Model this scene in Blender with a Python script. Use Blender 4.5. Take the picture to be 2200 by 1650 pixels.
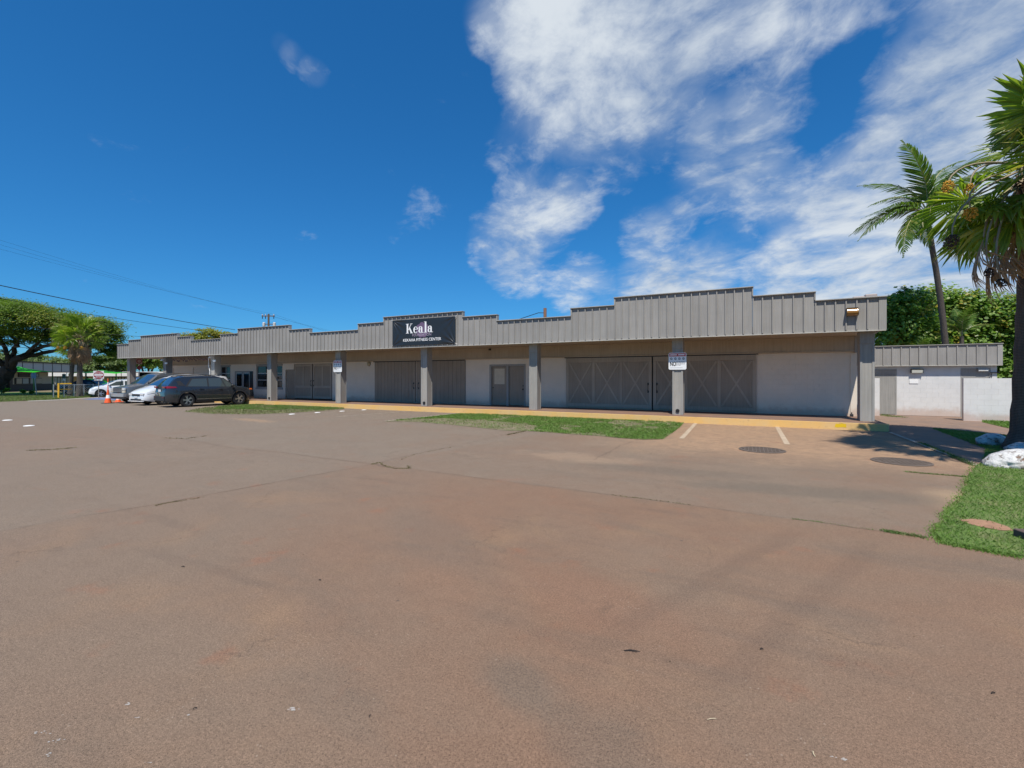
import bpy, bmesh, math, random
import numpy as np
from mathutils import Vector, Matrix

for o in list(bpy.data.objects):
    bpy.data.objects.remove(o)
SC = bpy.context.scene
COL = SC.collection
random.seed(7)
RNG = np.random.default_rng(7)
R = math.radians

# ------------------------------------------------------------------ camera
F, PH, V0, H = 992.44, 0.4693, 810.63, 1.65        # focal length (px of 2200), yaw, horizon row, eye height
CP, SP = math.cos(PH), math.sin(PH)
cam_d = bpy.data.cameras.new('camera')
cam = bpy.data.objects.new('camera', cam_d)
COL.objects.link(cam)
cam.location = (0, 0, H)
cam.rotation_euler = (R(90), 0, PH)
cam_d.sensor_width = 36
cam_d.lens = F / 2200 * 36
cam_d.shift_y = -(825 - V0) / 2200
cam_d.clip_start = 0.05
cam_d.clip_end = 6000
SC.camera = cam

G = -0.08                                            # level of the car park


def gp(u, v, z=G):
    """ground point seen at a photograph pixel"""
    d = F * (H - z) / (v - V0)
    r = (u - 1100) * d / F
    return (r * CP - d * SP, r * SP + d * CP)


def at(u, v, d):
    """point at distance d seen at a photograph pixel"""
    r = (u - 1100) * d / F
    return Vector((r * CP - d * SP, r * SP + d * CP, H + (V0 - v) * d / F))


def onY(u, v, Y):
    t = (u - 1100) / F
    X = Y * (t * CP - SP) / (CP + t * SP)
    d = Y * CP - X * SP
    return X, H + (V0 - v) * d / F


def skydir(u, v):
    r = (u - 1100) / F
    w = Vector((r * CP - SP, r * SP + CP, (V0 - v) / F))
    return w.normalized()


# ------------------------------------------------------------------ light
SUN = Vector((0.19, -0.54, 1.0)).normalized()
sun_d = bpy.data.lights.new('sun', 'SUN')
sun_d.energy = 5.0
sun_d.angle = R(0.53)
sun_d.color = (1.0, 0.945, 0.85)
sun = bpy.data.objects.new('sun', sun_d)
COL.objects.link(sun)
sun.rotation_euler = SUN.to_track_quat('Z', 'Y').to_euler()
sun.location = (0, 0, 30)

vs = SC.view_settings
vs.view_transform = 'Standard'
vs.look = 'None'
vs.exposure = 0.16
vs.gamma = 1.0
vs.use_curve_mapping = False
SC.cycles.max_bounces = 8
SC.cycles.transparent_max_bounces = 16
SC.cycles.use_denoising = True

W = bpy.data.worlds.new('World')
SC.world = W
W.use_nodes = True
wt = W.node_tree
wt.nodes.clear()


class NT:
    """small node-tree writer"""

    def __init__(self, tree):
        self.t = tree

    def n(self, typ, **kw):
        nd = self.t.nodes.new(typ)
        for k, v in kw.items():
            if k.startswith('i_'):
                key = k[2:]
                nd.inputs[int(key) if key.isdigit() else key].default_value = v
            else:
                setattr(nd, k, v)
        return nd

    def l(self, a, b):
        self.t.links.new(a, b)

    def val(self, s, x):
        if isinstance(x, (int, float)):
            s.default_value = x
        else:
            self.l(x, s)

    def math(self, op, a, b=0.0, c=None, clamp=False):
        nd = self.n('ShaderNodeMath', operation=op, use_clamp=clamp)
        self.val(nd.inputs[0], a)
        self.val(nd.inputs[1], b)
        if c is not None:
            self.val(nd.inputs[2], c)
        return nd.outputs[0]

    def mapr(self, v, a, b, c=0.0, d=1.0, smooth=True):
        nd = self.n('ShaderNodeMapRange', interpolation_type='SMOOTHSTEP' if smooth else 'LINEAR')
        self.val(nd.inputs[0], v)
        for i, x in enumerate((a, b, c, d)):
            nd.inputs[i + 1].default_value = x
        return nd.outputs[0]

    def noise(self, vec, scale, detail=4, rough=0.55, dist=0.0, dim='3D'):
        nd = self.n('ShaderNodeTexNoise', noise_dimensions=dim)
        if vec is not None:
            self.l(vec, nd.inputs['Vector'])
        nd.inputs['Scale'].default_value = scale
        nd.inputs['Detail'].default_value = detail
        nd.inputs['Roughness'].default_value = rough
        nd.inputs['Distortion'].default_value = dist
        return nd.outputs['Fac']

    def mix(self, f, a, b, blend='MIX'):
        nd = self.n('ShaderNodeMix', data_type='RGBA', blend_type=blend)
        self.val(nd.inputs[0], f)
        for s, x in ((nd.inputs[6], a), (nd.inputs[7], b)):
            if isinstance(x, tuple):
                s.default_value = (*x, 1) if len(x) == 3 else x
            else:
                self.l(x, s)
        return nd.outputs[2]

    def mapping(self, vec, scale=(1, 1, 1), rot=(0, 0, 0), loc=(0, 0, 0)):
        nd = self.n('ShaderNodeMapping')
        self.l(vec, nd.inputs[0])
        nd.inputs[1].default_value = loc
        nd.inputs[2].default_value = rot
        nd.inputs[3].default_value = scale
        return nd.outputs[0]


w = NT(wt)
sky = w.n('ShaderNodeTexSky', sky_type='NISHITA')
sky.sun_disc = False
sky.sun_elevation = math.asin(SUN.z)
sky.sun_rotation = math.atan2(SUN.x, SUN.y)
sky.altitude = 0
sky.air_density = 1.0
sky.dust_density = 0.15
sky.ozone_density = 3.0
tc = w.n('ShaderNodeTexCoord')
nrm = w.n('ShaderNodeVectorMath', operation='NORMALIZE')
w.l(tc.outputs['Generated'], nrm.inputs[0])
DIR = nrm.outputs[0]
sep = w.n('ShaderNodeSeparateXYZ')
w.l(DIR, sep.inputs[0])
den = w.math('MAXIMUM', w.math('ADD', sep.outputs[2], 0.22), 0.05)
comb = w.n('ShaderNodeCombineXYZ')
w.l(w.math('DIVIDE', sep.outputs[0], den), comb.inputs[0])
w.l(w.math('DIVIDE', sep.outputs[1], den), comb.inputs[1])
PLANE = w.mapping(comb.outputs[0], scale=(1.0, 1.0, 1.0), rot=(0, 0, R(35)))
PLANE = w.mapping(PLANE, scale=(1.0, 1.12, 1.0))
n1 = w.noise(PLANE, 3.1, 11, 0.60, 0.35)
n2 = w.noise(PLANE, 11.0, 9, 0.66, 0.4)
lobes = [  # cloud masses: column, row, radius (photograph pixels) and weight
    (2230, 60, 330, 1.0), (2080, 200, 240, .9), (1960, 300, 190, .8), (1850, 400, 190, .8), (2030, 480, 280, 1.0),
    (1760, 500, 170, .75), (2250, 520, 300, .95), (1680, 590, 150, .62), (2300, 300, 330, .95), (1900, 620, 240, .95), (2090, 640, 240, .9), (1730, 640, 160, .75),
    (1070, 40, 110, .66), (1200, 90, 180, .8), (1350, 60, 220, .88), (1520, 20, 190, .8), (1170, 170, 140, .62), (1420, 130, 150, .6),
    (1310, 190, 170, .66), (1700, 10, 150, .5), (1240, 270, 130, .55), (1120, 310, 110, .36), (1420, 260, 130, .48), (1560, 300, 170, .62),
    (1640, 230, 120, .42), (1640, 400, 150, .6), (1500, 400, 110, .42), (1150, 460, 130, .62), (1080, 520, 110, .56), (1110, 575, 90, .52),
    (1230, 430, 90, .5), (1490, 595, 120, .8), (1390, 615, 110, .72), (1250, 620, 100, .6), (1440, 475, 80, .46), (1560, 520, 90, .4),
    (1390, 500, 90, .46), (606, 95, 52, .30), (634, 124, 56, .34), (676, 156, 56, .38), (930, 440, 80, .17), (860, 480, 70, .14), (1330, 360, 90, .32),
    (1300, -150, 320, .7), (1900, -260, 320, .5), (2500, 0, 400, .8)]
acc = None
for (u, v, rad, wgt) in lobes:
    d0 = skydir(u, v)
    ang = d0.angle(skydir(u + rad * .5, v + rad * .5 if v < 300 else v - rad * .5)) * 1.41
    dt = w.n('ShaderNodeVectorMath', operation='DOT_PRODUCT')
    w.l(DIR, dt.inputs[0])
    dt.inputs[1].default_value = d0
    m = w.mapr(dt.outputs['Value'], math.cos(ang), math.cos(ang * 0.15), 0, wgt)
    acc = m if acc is None else w.math('MAXIMUM', acc, w.math('ADD', w.math('MULTIPLY', acc, 0.55), m))
acc = w.math('MINIMUM', acc, 1.0)
dens = w.math('ADD', w.math('MULTIPLY', w.math('POWER', acc, 1.0), 0.86), w.math('MULTIPLY', w.math('SUBTRACT', n1, 0.5), 2.2))
dens = w.math('ADD', dens, w.math('MULTIPLY', w.math('SUBTRACT', n2, 0.5), 1.0))
dens = w.math('SUBTRACT', dens, w.mapr(acc, 0.0, 0.22, 0.30, 0.0))
CLOUD = w.math('MULTIPLY', w.mapr(dens, 0.02, 1.20), 0.96)
CLOUD = w.math('MAXIMUM', CLOUD, w.math('MULTIPLY', w.math('MULTIPLY', w.mapr(acc, .2, .9), w.mapr(n1, .22, .58)), .62))
shade = w.math('ADD', w.math('MULTIPLY', n1, 0.7), w.math('MULTIPLY', w.noise(PLANE, 1.1, 3), 0.5))
ccol = w.mix(w.mapr(shade, 0.42, 0.78), (4.4, 5.3, 6.6), (7.6, 8.2, 8.8))
sc_ = w.n('ShaderNodeSeparateColor')
w.l(sky.outputs[0], sc_.inputs[0])
cc_ = w.n('ShaderNodeCombineColor')
w.l(w.math('MULTIPLY', w.math('POWER', sc_.outputs[0], 1.12), 0.20), cc_.inputs[0])
w.l(w.math('MULTIPLY', w.math('POWER', w.math('MULTIPLY', sc_.outputs[1], 0.82), 0.85), 1.12), cc_.inputs[1])
w.l(w.math('MULTIPLY', w.math('POWER', w.math('MULTIPLY', sc_.outputs[2], 1.36), 0.80), 1.36), cc_.inputs[2])
tint = cc_.outputs[0]
allc = w.mix(CLOUD, tint, ccol)
bg = w.n('ShaderNodeBackground')
w.l(allc, bg.inputs[0])
bg.inputs[1].default_value = 0.085
wo = w.n('ShaderNodeOutputWorld')
w.l(bg.outputs[0], wo.inputs[0])

# ------------------------------------------------------------------ materials
MATS = {}


def mat(name, col, rough=0.7, metal=0.0, vary=0.0, vscale=3.0, bump=0.0, bscale=40.0, spec=0.5, coat=0.0, alpha=1.0,
        trans=0.0, emit=None, col2=None, dirt=0.0):
    if name in MATS:
        return MATS[name]
    m = bpy.data.materials.new(name)
    m.use_nodes = True
    t = NT(m.node_tree)
    b = m.node_tree.nodes['Principled BSDF']
    b.inputs['Base Color'].default_value = (*col, 1)
    b.inputs['Roughness'].default_value = rough
    b.inputs['Metallic'].default_value = metal
    b.inputs['Specular IOR Level'].default_value = spec
    b.inputs['Coat Weight'].default_value = coat
    b.inputs['Coat Roughness'].default_value = 0.06
    b.inputs['Transmission Weight'].default_value = trans
    if emit:
        b.inputs['Emission Color'].default_value = (*emit, 1)
    if vary or bump or col2:
        g = t.n('ShaderNodeTexCoord')
        geo = t.n('ShaderNodeNewGeometry')
        P = geo.outputs['Position']
        c = None
        if col2:
            f = t.mapr(t.noise(P, vscale, 5, 0.6), 0.4, 0.62)
            c = t.mix(f, tuple(col), tuple(col2))
        if vary:
            f = t.mapr(t.noise(P, vscale * 1.7, 6, 0.65), 0.25, 0.75, 1 - vary, 1 + vary, smooth=False)
            nd = t.n('ShaderNodeVectorMath', operation='SCALE')
            if c is None:
                nd.inputs[0].default_value = col
            else:
                t.l(c, nd.inputs[0])
            t.l(f, nd.inputs['Scale'])
            c = nd.outputs[0]
        if c is not None:
            # red soil splashed up by rain, and old scuffs
            s3 = t.n('ShaderNodeSeparateXYZ')
            t.l(P, s3.inputs[0])
            if name.startswith('white_painted'):
                up = t.math('ADD', s3.outputs[2], t.math('MULTIPLY', t.noise(P, 3.5, 6, .7), -.55))
                c = t.mix(t.mapr(up, dirt - .22, dirt + .12, .55, 0), c, (.42, .27, .19))
                sc2 = t.noise(t.mapping(P, scale=(1, 1, .6)), 5.5, 8, .75)
                c = t.mix(t.math('MULTIPLY', t.mapr(sc2, .60, .70), .22), c, (.36, .32, .28))
            t.l(c, b.inputs['Base Color'])
        if bump:
            bp = t.n('ShaderNodeBump')
            bp.inputs['Strength'].default_value = bump
            bp.inputs['Distance'].default_value = 0.02
            t.l(t.noise(P, bscale, 4, 0.6), bp.inputs['Height'])
            t.l(bp.outputs[0], b.inputs['Normal'])
    MATS[name] = m
    return m


def leafmat(name, c1, c2, c3=None, rough=0.45, trans=0.25, scale=0.8):
    """leaf: colour differs from leaf to leaf, some light passes through"""
    if name in MATS:
        return MATS[name]
    m = bpy.data.materials.new(name)
    m.use_nodes = True
    t = NT(m.node_tree)
    b = m.node_tree.nodes['Principled BSDF']
    geo = t.n('ShaderNodeNewGeometry')
    rnd = geo.outputs['Random Per Island']
    c = t.mix(rnd, tuple(c1), tuple(c2))
    if c3:
        f = t.math('MULTIPLY', t.mapr(t.noise(geo.outputs['Position'], scale, 3), 0.5, 0.66), t.mapr(rnd, 0.35, 0.8))
        c = t.mix(f, c, tuple(c3))
    t.l(c, b.inputs['Base Color'])
    b.inputs['Roughness'].default_value = rough
    b.inputs['Specular IOR Level'].default_value = 0.4
    tr = t.n('ShaderNodeBsdfTranslucent')
    nd = t.n('ShaderNodeVectorMath', operation='MULTIPLY')
    t.l(c, nd.inputs[0])
    nd.inputs[1].default_value = (1.5, 1.7, 0.7)
    t.l(nd.outputs[0], tr.inputs[0])
    ms = t.n('ShaderNodeMixShader')
    ms.inputs[0].default_value = trans
    t.l(b.outputs[0], ms.inputs[1])
    t.l(tr.outputs[0], ms.inputs[2])
    t.l(ms.outputs[0], m.node_tree.nodes['Material Output'].inputs[0])
    MATS[name] = m
    return m


TAUPE = (0.280, 0.268, 0.252)


def siding(name, col, grooves=True):
    """painted plywood siding with fine vertical grooves, faint streaks and dust"""
    if name in MATS:
        return MATS[name]
    m = bpy.data.materials.new(name)
    m.use_nodes = True
    t = NT(m.node_tree)
    b = m.node_tree.nodes['Principled BSDF']
    geo = t.n('ShaderNodeNewGeometry')
    P = geo.outputs['Position']
    oi = t.n('ShaderNodeObjectInfo')
    st = t.noise(t.mapping(P, scale=(22, 22, 0.9)), 1.0, 5, 0.6)
    big = t.noise(P, 0.9, 5, 0.6)
    f = t.math('ADD', t.mapr(st, 0.3, 0.7, -0.11, 0.10, False), t.mapr(big, 0.3, 0.7, -0.10, 0.08, False))
    f = t.math('ADD', f, t.mapr(oi.outputs['Random'], 0, 1, 0.945, 1.045, False))
    sc = t.n('ShaderNodeVectorMath', operation='SCALE')
    sc.inputs[0].default_value = col
    t.l(f, sc.inputs['Scale'])
    t.l(sc.outputs[0], b.inputs['Base Color'])
    b.inputs['Roughness'].default_value = 0.75
    if grooves:
        wv = t.n('ShaderNodeTexWave', wave_type='BANDS', bands_direction='X', wave_profile='SIN')
        t.l(t.mapping(P, scale=(1, 0, 0)), wv.inputs['Vector'])
        wv.inputs['Scale'].default_value = 11.0
        wv.inputs['Distortion'].default_value = 0.0
        h = t.math('ADD', wv.outputs['Fac'], t.math('MULTIPLY', st, 0.6))
    else:
        h = st
    bp = t.n('ShaderNodeBump')
    bp.inputs['Strength'].default_value = 0.35
    bp.inputs['Distance'].default_value = 0.006
    t.l(h, bp.inputs['Height'])
    t.l(bp.outputs[0], b.inputs['Normal'])
    MATS[name] = m
    return m


M_SIDE = siding('taupe_siding', TAUPE)
M_TRIM = siding('taupe_trim', (0.305, 0.295, 0.275), False)
M_SOFF = siding('taupe_soffit', (0.41, 0.335, 0.25), False)
M_LEDGE = mat('pale_drip_edge', (0.48, 0.46, 0.41), 0.6, vary=0.15, vscale=4)
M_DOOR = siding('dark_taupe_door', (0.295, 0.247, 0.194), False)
M_DOOR_LIT = siding('dark_taupe_door_lit', (0.375, 0.316, 0.252), False)  # the door's own paint, lightened: the light its boards catch is in the colour
M_WALL = mat('white_painted_wall', (0.72, 0.635, 0.53), 0.8, vary=0.06, vscale=0.8, bump=0.25, bscale=50, dirt=0.14)
M_BLOCK = mat('white_painted_block', (0.62, 0.615, 0.605), 0.75, vary=0.07, vscale=1.5, bump=0.12, bscale=60, dirt=0.0)
M_ROOF = mat('roofing_felt', (0.16, 0.155, 0.15), 0.9, vary=0.2, bump=0.4)
M_BLACK = mat('black_iron', (0.012, 0.012, 0.013), 0.45)
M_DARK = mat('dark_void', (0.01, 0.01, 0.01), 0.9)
M_GLASS = mat('dark_window_glass', (0.006, 0.007, 0.008), 0.06, spec=0.6)
M_ALU = mat('white_window_frame', (0.55, 0.55, 0.54), 0.45)
M_GALV = mat('galvanised_steel', (0.42, 0.43, 0.43), 0.45, metal=0.7, vary=0.1)
M_WHITE = mat('white_enamel', (0.80, 0.80, 0.79), 0.4)
M_YEL = mat('yellow_steel_paint', (0.75, 0.42, 0.03), 0.5, vary=0.12)

# ------------------------------------------------------------------ building helpers
WO = {}


def wo_of(p):
    return WO.get(p.name, Vector((0, 0, 0))) if p else Vector((0, 0, 0))


def tag(o, label=None, cat=None, group=None, kind=None):
    if label:
        o['label'] = label
    if cat:
        o['category'] = cat
    if group:
        o['group'] = group
    if kind:
        o['kind'] = kind
    return o


def empty(name, loc, label=None, cat=None, group=None, rz=0.0):
    o = bpy.data.objects.new(name, None)
    o.empty_display_size = 0.2
    COL.objects.link(o)
    o.location = loc
    o.rotation_euler = (0, 0, rz)
    WO[o.name] = Vector(loc)
    return tag(o, label, cat, group)


def link(name, mesh, parent=None, loc=(0, 0, 0), rot=None):
    o = bpy.data.objects.new(name, mesh)
    COL.objects.link(o)
    if parent is not None:
        o.parent = parent
    o.location = loc
    if rot is not None:
        o.rotation_euler = rot
    return o


def copy_tree(o, parent=None):
    c = o.copy()
    COL.objects.link(c)
    c.parent = parent
    for ch in list(o.children):
        copy_tree(ch, c)
    return c


class MB:
    def __init__(self):
        self.v = []
        self.f = []
        self.mi = []
        self.cur = 0

    def add(self, vs_, fs):
        o = len(self.v)
        self.v += [tuple(p) for p in vs_]
        for f in fs:
            self.f.append(tuple(i + o for i in f))
            self.mi.append(self.cur)
        return self

    def box(self, x0, x1, y0, y1, z0, z1):
        vs_ = [(x, y, z) for z in (z0, z1) for y in (y0, y1) for x in (x0, x1)]
        return self.add(vs_, [(0, 2, 3, 1), (4, 5, 7, 6), (0, 1, 5, 4), (2, 6, 7, 3), (0, 4, 6, 2), (1, 3, 7, 5)])

    def bev(self, x0, x1, y0, y1, z0, z1, b=0.01):
        """box with chamfered edges"""
        bm = bmesh.new()
        bmesh.ops.create_cube(bm, size=1)
        for v_ in bm.verts:
            v_.co = Vector(((x0 + x1) / 2 + v_.co.x * (x1 - x0), (y0 + y1) / 2 + v_.co.y * (y1 - y0),
                            (z0 + z1) / 2 + v_.co.z * (z1 - z0)))
        bmesh.ops.bevel(bm, geom=list(bm.edges), offset=b, segments=1, affect='EDGES')
        bm.verts.index_update()
        self.add([v_.co for v_ in bm.verts], [[v_.index for v_ in f.verts] for f in bm.faces])
        bm.free()
        return self

    def obox(self, a, b, wd, th, up=(0, 0, 1)):
        """bar from a to b, wd wide (sideways), th thick along up"""
        a, b = Vector(a), Vector(b)
        d = (b - a).normalized()
        u = Vector(up)
        s = d.cross(u).normalized() * wd / 2
        n = s.cross(d).normalized() * th / 2
        vs_ = [p + i * s + j * n for p in (a, b) for (i, j) in ((-1, -1), (1, -1), (1, 1), (-1, 1))]
        return self.add(vs_, [(0, 1, 2, 3), (7, 6, 5, 4), (0, 4, 5, 1), (1, 5, 6, 2), (2, 6, 7, 3), (3, 7, 4, 0)])

    def tube(self, pts, r, n=8, caps=True):
        pts = [Vector(p) for p in pts]
        rs = r if isinstance(r, (list, tuple)) else [r] * len(pts)
        rings = []
        ref = Vector((0, 0, 1))
        for i, p in enumerate(pts):
            d = (pts[min(i + 1, len(pts) - 1)] - pts[max(i - 1, 0)]).normalized()
            s = d.cross(ref)
            if s.length < 0.05:
                s = d.cross(Vector((0, 1, 0)))
            s.normalize()
            t_ = s.cross(d)
            rings.append([p + rs[i] * (math.cos(2 * math.pi * k / n) * s + math.sin(2 * math.pi * k / n) * t_) for k in range(n)])
        fs = []
        for i in range(len(pts) - 1):
            for k in range(n):
                k2 = (k + 1) % n
                fs.append((i * n + k, i * n + k2, (i + 1) * n + k2, (i + 1) * n + k))
        if caps:
            fs.append(tuple(range(n - 1, -1, -1)))
            fs.append(tuple((len(pts) - 1) * n + k for k in range(n)))
        return self.add([q for rg in rings for q in rg], fs)

    def lathe(self, prof, c=(0, 0, 0), n=24, axis='z', caps=True):
        """prof: list of (radius, height)"""
        vs_ = []
        for (r_, h_) in prof:
            for k in range(n):
                a = 2 * math.pi * k / n
                p = (r_ * math.cos(a), r_ * math.sin(a), h_)
                if axis == 'y':
                    p = (p[0], p[2], p[1])
                elif axis == 'x':
                    p = (p[2], p[0], p[1])
                vs_.append((c[0] + p[0], c[1] + p[1], c[2] + p[2]))
        fs = []
        for i in range(len(prof) - 1):
            for k in range(n):
                k2 = (k + 1) % n
                fs.append((i * n + k, i * n + k2, (i + 1) * n + k2, (i + 1) * n + k))
        if caps:
            fs.append(tuple(range(n - 1, -1, -1)))
            fs.append(tuple((len(prof) - 1) * n + k for k in range(n)))
        return self.add(vs_, fs)

    def poly(self, pts):
        return self.add(pts, [tuple(range(len(pts)))])

    def prism(self, pts2, z0, z1):
        n = len(pts2)
        vs_ = [(x, y, z0) for x, y in pts2] + [(x, y, z1) for x, y in pts2]
        fs = [tuple(range(n - 1, -1, -1)), tuple(range(n, 2 * n))]
        fs += [(i, (i + 1) % n, n + (i + 1) % n, n + i) for i in range(n)]
        return self.add(vs_, fs)

    def mesh(self, name, mats, smooth=False, fix=True):
        me = bpy.data.meshes.new(name)
        me.from_pydata(self.v, [], self.f)
        for m in (mats if isinstance(mats, (list, tuple)) else [mats]):
            me.materials.append(m)
        if any(self.mi):
            me.polygons.foreach_set('material_index', self.mi)
        if fix:
            bm = bmesh.new()
            bm.from_mesh(me)
            bmesh.ops.recalc_face_normals(bm, faces=bm.faces)
            bm.to_mesh(me)
            bm.free()
        if smooth:
            me.polygons.foreach_set('use_smooth', [True] * len(me.polygons))
        me.update()
        return me

    def build(self, name, mats, parent=None, smooth=False, local=False, fix=True):
        """link as one object; vertices are world positions unless local"""
        if parent is not None and not local:
            w0 = wo_of(parent)
            self.v = [(p[0] - w0[0], p[1] - w0[1], p[2] - w0[2]) for p in self.v]
        o = link(name, self.mesh(name, mats, smooth, fix), parent)
        if parent is not None:
            WO[o.name] = wo_of(parent)
        return o


def sharp(o, ang=40):
    me = o.data
    me.polygons.foreach_set('use_smooth', [True] * len(me.polygons))
    try:
        me.set_sharp_from_angle(angle=R(ang))
    except Exception:
        pass
    return o


def npmesh(name, verts, faces, m, smooth=False):
    """fast mesh from numpy arrays; faces all of one size"""
    me = bpy.data.meshes.new(name)
    nv, nf, k = len(verts), len(faces), faces.shape[1]
    me.vertices.add(nv)
    me.vertices.foreach_set('co', np.asarray(verts, dtype=np.float32).ravel())
    me.loops.add(nf * k)
    me.loops.foreach_set('vertex_index', np.asarray(faces, dtype=np.int32).ravel())
    me.polygons.add(nf)
    me.polygons.foreach_set('loop_start', np.arange(0, nf * k, k, dtype=np.int32))
    if smooth:
        me.polygons.foreach_set('use_smooth', np.ones(nf, dtype=bool))
    me.materials.append(m)
    me.update(calc_edges=True)
    me.validate()
    return me
# ------------------------------------------------------------------ ground materials


def lot_material():
    m = bpy.data.materials.new('red_dusted_concrete')
    m.use_nodes = True
    t = NT(m.node_tree)
    b = m.node_tree.nodes['Principled BSDF']
    P = t.n('ShaderNodeNewGeometry').outputs['Position']
    sp = t.n('ShaderNodeSeparateXYZ')
    t.l(P, sp.inputs[0])
    big = t.noise(P, 0.16, 5, 0.6, 0.6)
    mid = t.noise(P, 0.75, 6, 0.62, 0.4)
    sml = t.noise(P, 5.5, 6, 0.65)
    fine = t.noise(P, 75, 5, 0.75)
    grit = t.noise(P, 240, 2, 0.6)
    c = t.mix(t.mapr(big, 0.36, 0.64), (0.190, 0.120, 0.086), (0.182, 0.134, 0.104))
    c = t.mix(t.math('MULTIPLY', t.mapr(mid, 0.5, 0.72), 0.65), c, (0.225, 0.150, 0.102))
    gl = t.noise(t.mapping(P, scale=(0.55, 1.3, 1), rot=(0, 0, R(-24)), loc=(4, 1, 0)), 0.9, 6, 0.66, 0.5)
    c = t.mix(t.math('MULTIPLY', t.mapr(gl, 0.50, 0.72), 0.42), c, (0.128, 0.106, 0.090))
    # the older, greyer surface towards the street end
    gx = t.math('ADD', sp.outputs[0], t.math('MULTIPLY', sp.outputs[1], -0.75))
    gx = t.math('ADD', gx, t.math('MULTIPLY', t.math('SUBTRACT', big, 0.5), 14))
    c = t.mix(t.mapr(gx, -46, -22, 0.9, 0.0), c, (0.165, 0.145, 0.130))
    gx2 = t.math('ADD', sp.outputs[0], t.math('MULTIPLY', t.math('SUBTRACT', mid, 0.5), 5))
    c = t.mix(t.mapr(gx2, -9, -0.5, 0.45, 0.0), c, (0.172, 0.142, 0.120))
    # sandy wash near the bays on the right
    sd = t.math('MULTIPLY', t.mapr(t.math('ADD', sp.outputs[1], t.math('MULTIPLY', mid, 3)), 11.0, 14.5), t.mapr(sp.outputs[0], -5.5, -1.0))
    SAND = t.math('MULTIPLY', sd, t.mapr(sml, 0.3, 0.7, 0.55, 1.0))
    c = t.mix(SAND, c, (0.320, 0.215, 0.145))
    # reddish blotches, dark tyre smears
    red = t.noise(t.mapping(P, loc=(31, 5, 0)), 1.7, 5, 0.6)
    c = t.mix(t.math('MULTIPLY', t.mapr(red, 0.6, 0.74), 0.5), c, (0.225, 0.110, 0.072))
    ty = t.noise(t.mapping(P, scale=(0.35, 2.4, 1), rot=(0, 0, R(-52)), loc=(2, 9, 0)), 0.9, 4, 0.55)
    c = t.mix(t.math('MULTIPLY', t.mapr(ty, 0.56, 0.72), 0.3), c, (0.115, 0.088, 0.074))
    # the slabs beyond the joints weathered greyer
    def beyond(p0, p1, c, col, amt):
        nx_, ny_ = -(p1[1] - p0[1]), p1[0] - p0[0]
        l_ = math.hypot(nx_, ny_)
        dt = t.n('ShaderNodeVectorMath', operation='DOT_PRODUCT')
        t.l(P, dt.inputs[0])
        dt.inputs[1].default_value = (nx_ / l_, ny_ / l_, 0)
        k_ = (nx_ * p0[0] + ny_ * p0[1]) / l_
        f_ = t.mapr(t.math('SUBTRACT', dt.outputs['Value'], k_), -.02, .05)
        f_ = t.math('MULTIPLY', f_, t.mapr(t.math('ADD', mid, t.math('MULTIPLY', sml, .35)), .45, .85, .35, 1.0))
        return t.mix(t.math('MULTIPLY', f_, amt), c, col)
    c0_ = c
    c = beyond(gp(803, 997), gp(1985, 1154), c, (0.180, 0.156, 0.134), .5)
    c = beyond(gp(-40, 1150), gp(803, 997), c, (0.185, 0.160, 0.138), .4)
    c = t.mix(SAND, c, c0_)
    # stains and dusty washes with a place of their own
    def spot(cx, cy, rx, ry, rot, col, amt, c, k=.5):
        q = t.mapping(P, loc=(-cx, -cy, 0))
        q = t.mapping(q, rot=(0, 0, R(rot)))
        q = t.mapping(q, scale=(1 / rx, 1 / ry, 0))
        ln = t.n('ShaderNodeVectorMath', operation='LENGTH')
        t.l(q, ln.inputs[0])
        dd = t.math('ADD', ln.outputs['Value'], t.math('MULTIPLY', t.math('SUBTRACT', t.noise(P, 1.3, 6, .65), .5), 2.2 * k))
        dd = t.math('ADD', dd, t.math('MULTIPLY', t.math('SUBTRACT', sml, .5), 1.0 * k))
        return t.mix(t.mapr(dd, 1.15, .35, 0, amt), c, col)
    c = spot(-3.35, 9.55, 1.6, .7, 4, (0.29, 0.215, 0.16), .5, c, 1.1)
    c = spot(-17.7, 11.9, 1.7, .45, 10, (0.30, 0.21, 0.145), .6, c, .8)
    c = spot(3.1, 8.6, .9, 1.1, 20, (0.34, 0.25, 0.17), .8, c)
    c = spot(.9, 8.3, 2.2, .55, -8, (0.125, 0.108, 0.092), .6, c)
    c = spot(-1.5, 8.9, 2.0, .5, -6, (0.130, 0.110, 0.094), .55, c)
    c = spot(-.55, 2.05, .55, .28, 25, (0.120, 0.104, 0.09), .4, c)
    c = spot(-1.15, 2.35, .4, .22, 25, (0.125, 0.11, 0.095), .5, c)
    c = spot(-3.0, 4.1, 1.6, .5, 30, (0.135, 0.118, 0.104), .3, c)
    c = spot(-1.1, 3.5, .9, .5, 10, (0.215, 0.118, 0.082), .3, c, .9)
    c = spot(-2.2, 3.1, .6, .35, 40, (0.215, 0.13, 0.09), .3, c, .9)

    def track(x0, y0, x1, y1, wd, amt, c):
        l_ = math.hypot(x1 - x0, y1 - y0)
        q = t.mapping(P, loc=(-(x0 + x1) / 2, -(y0 + y1) / 2, 0))
        q = t.mapping(q, rot=(0, 0, -math.atan2(y1 - y0, x1 - x0)))
        s2_ = t.n('ShaderNodeSeparateXYZ')
        t.l(q, s2_.inputs[0])
        a_ = t.math('ABSOLUTE', t.math('ADD', s2_.outputs[1], t.math('MULTIPLY', t.math('SUBTRACT', mid, .5), .25)))
        b_2 = t.math('ABSOLUTE', s2_.outputs[0])
        m_ = t.math('MULTIPLY', t.mapr(a_, wd * .25, wd, 1, 0), t.mapr(b_2, l_ * .3, l_ * .55, 1, 0))
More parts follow.
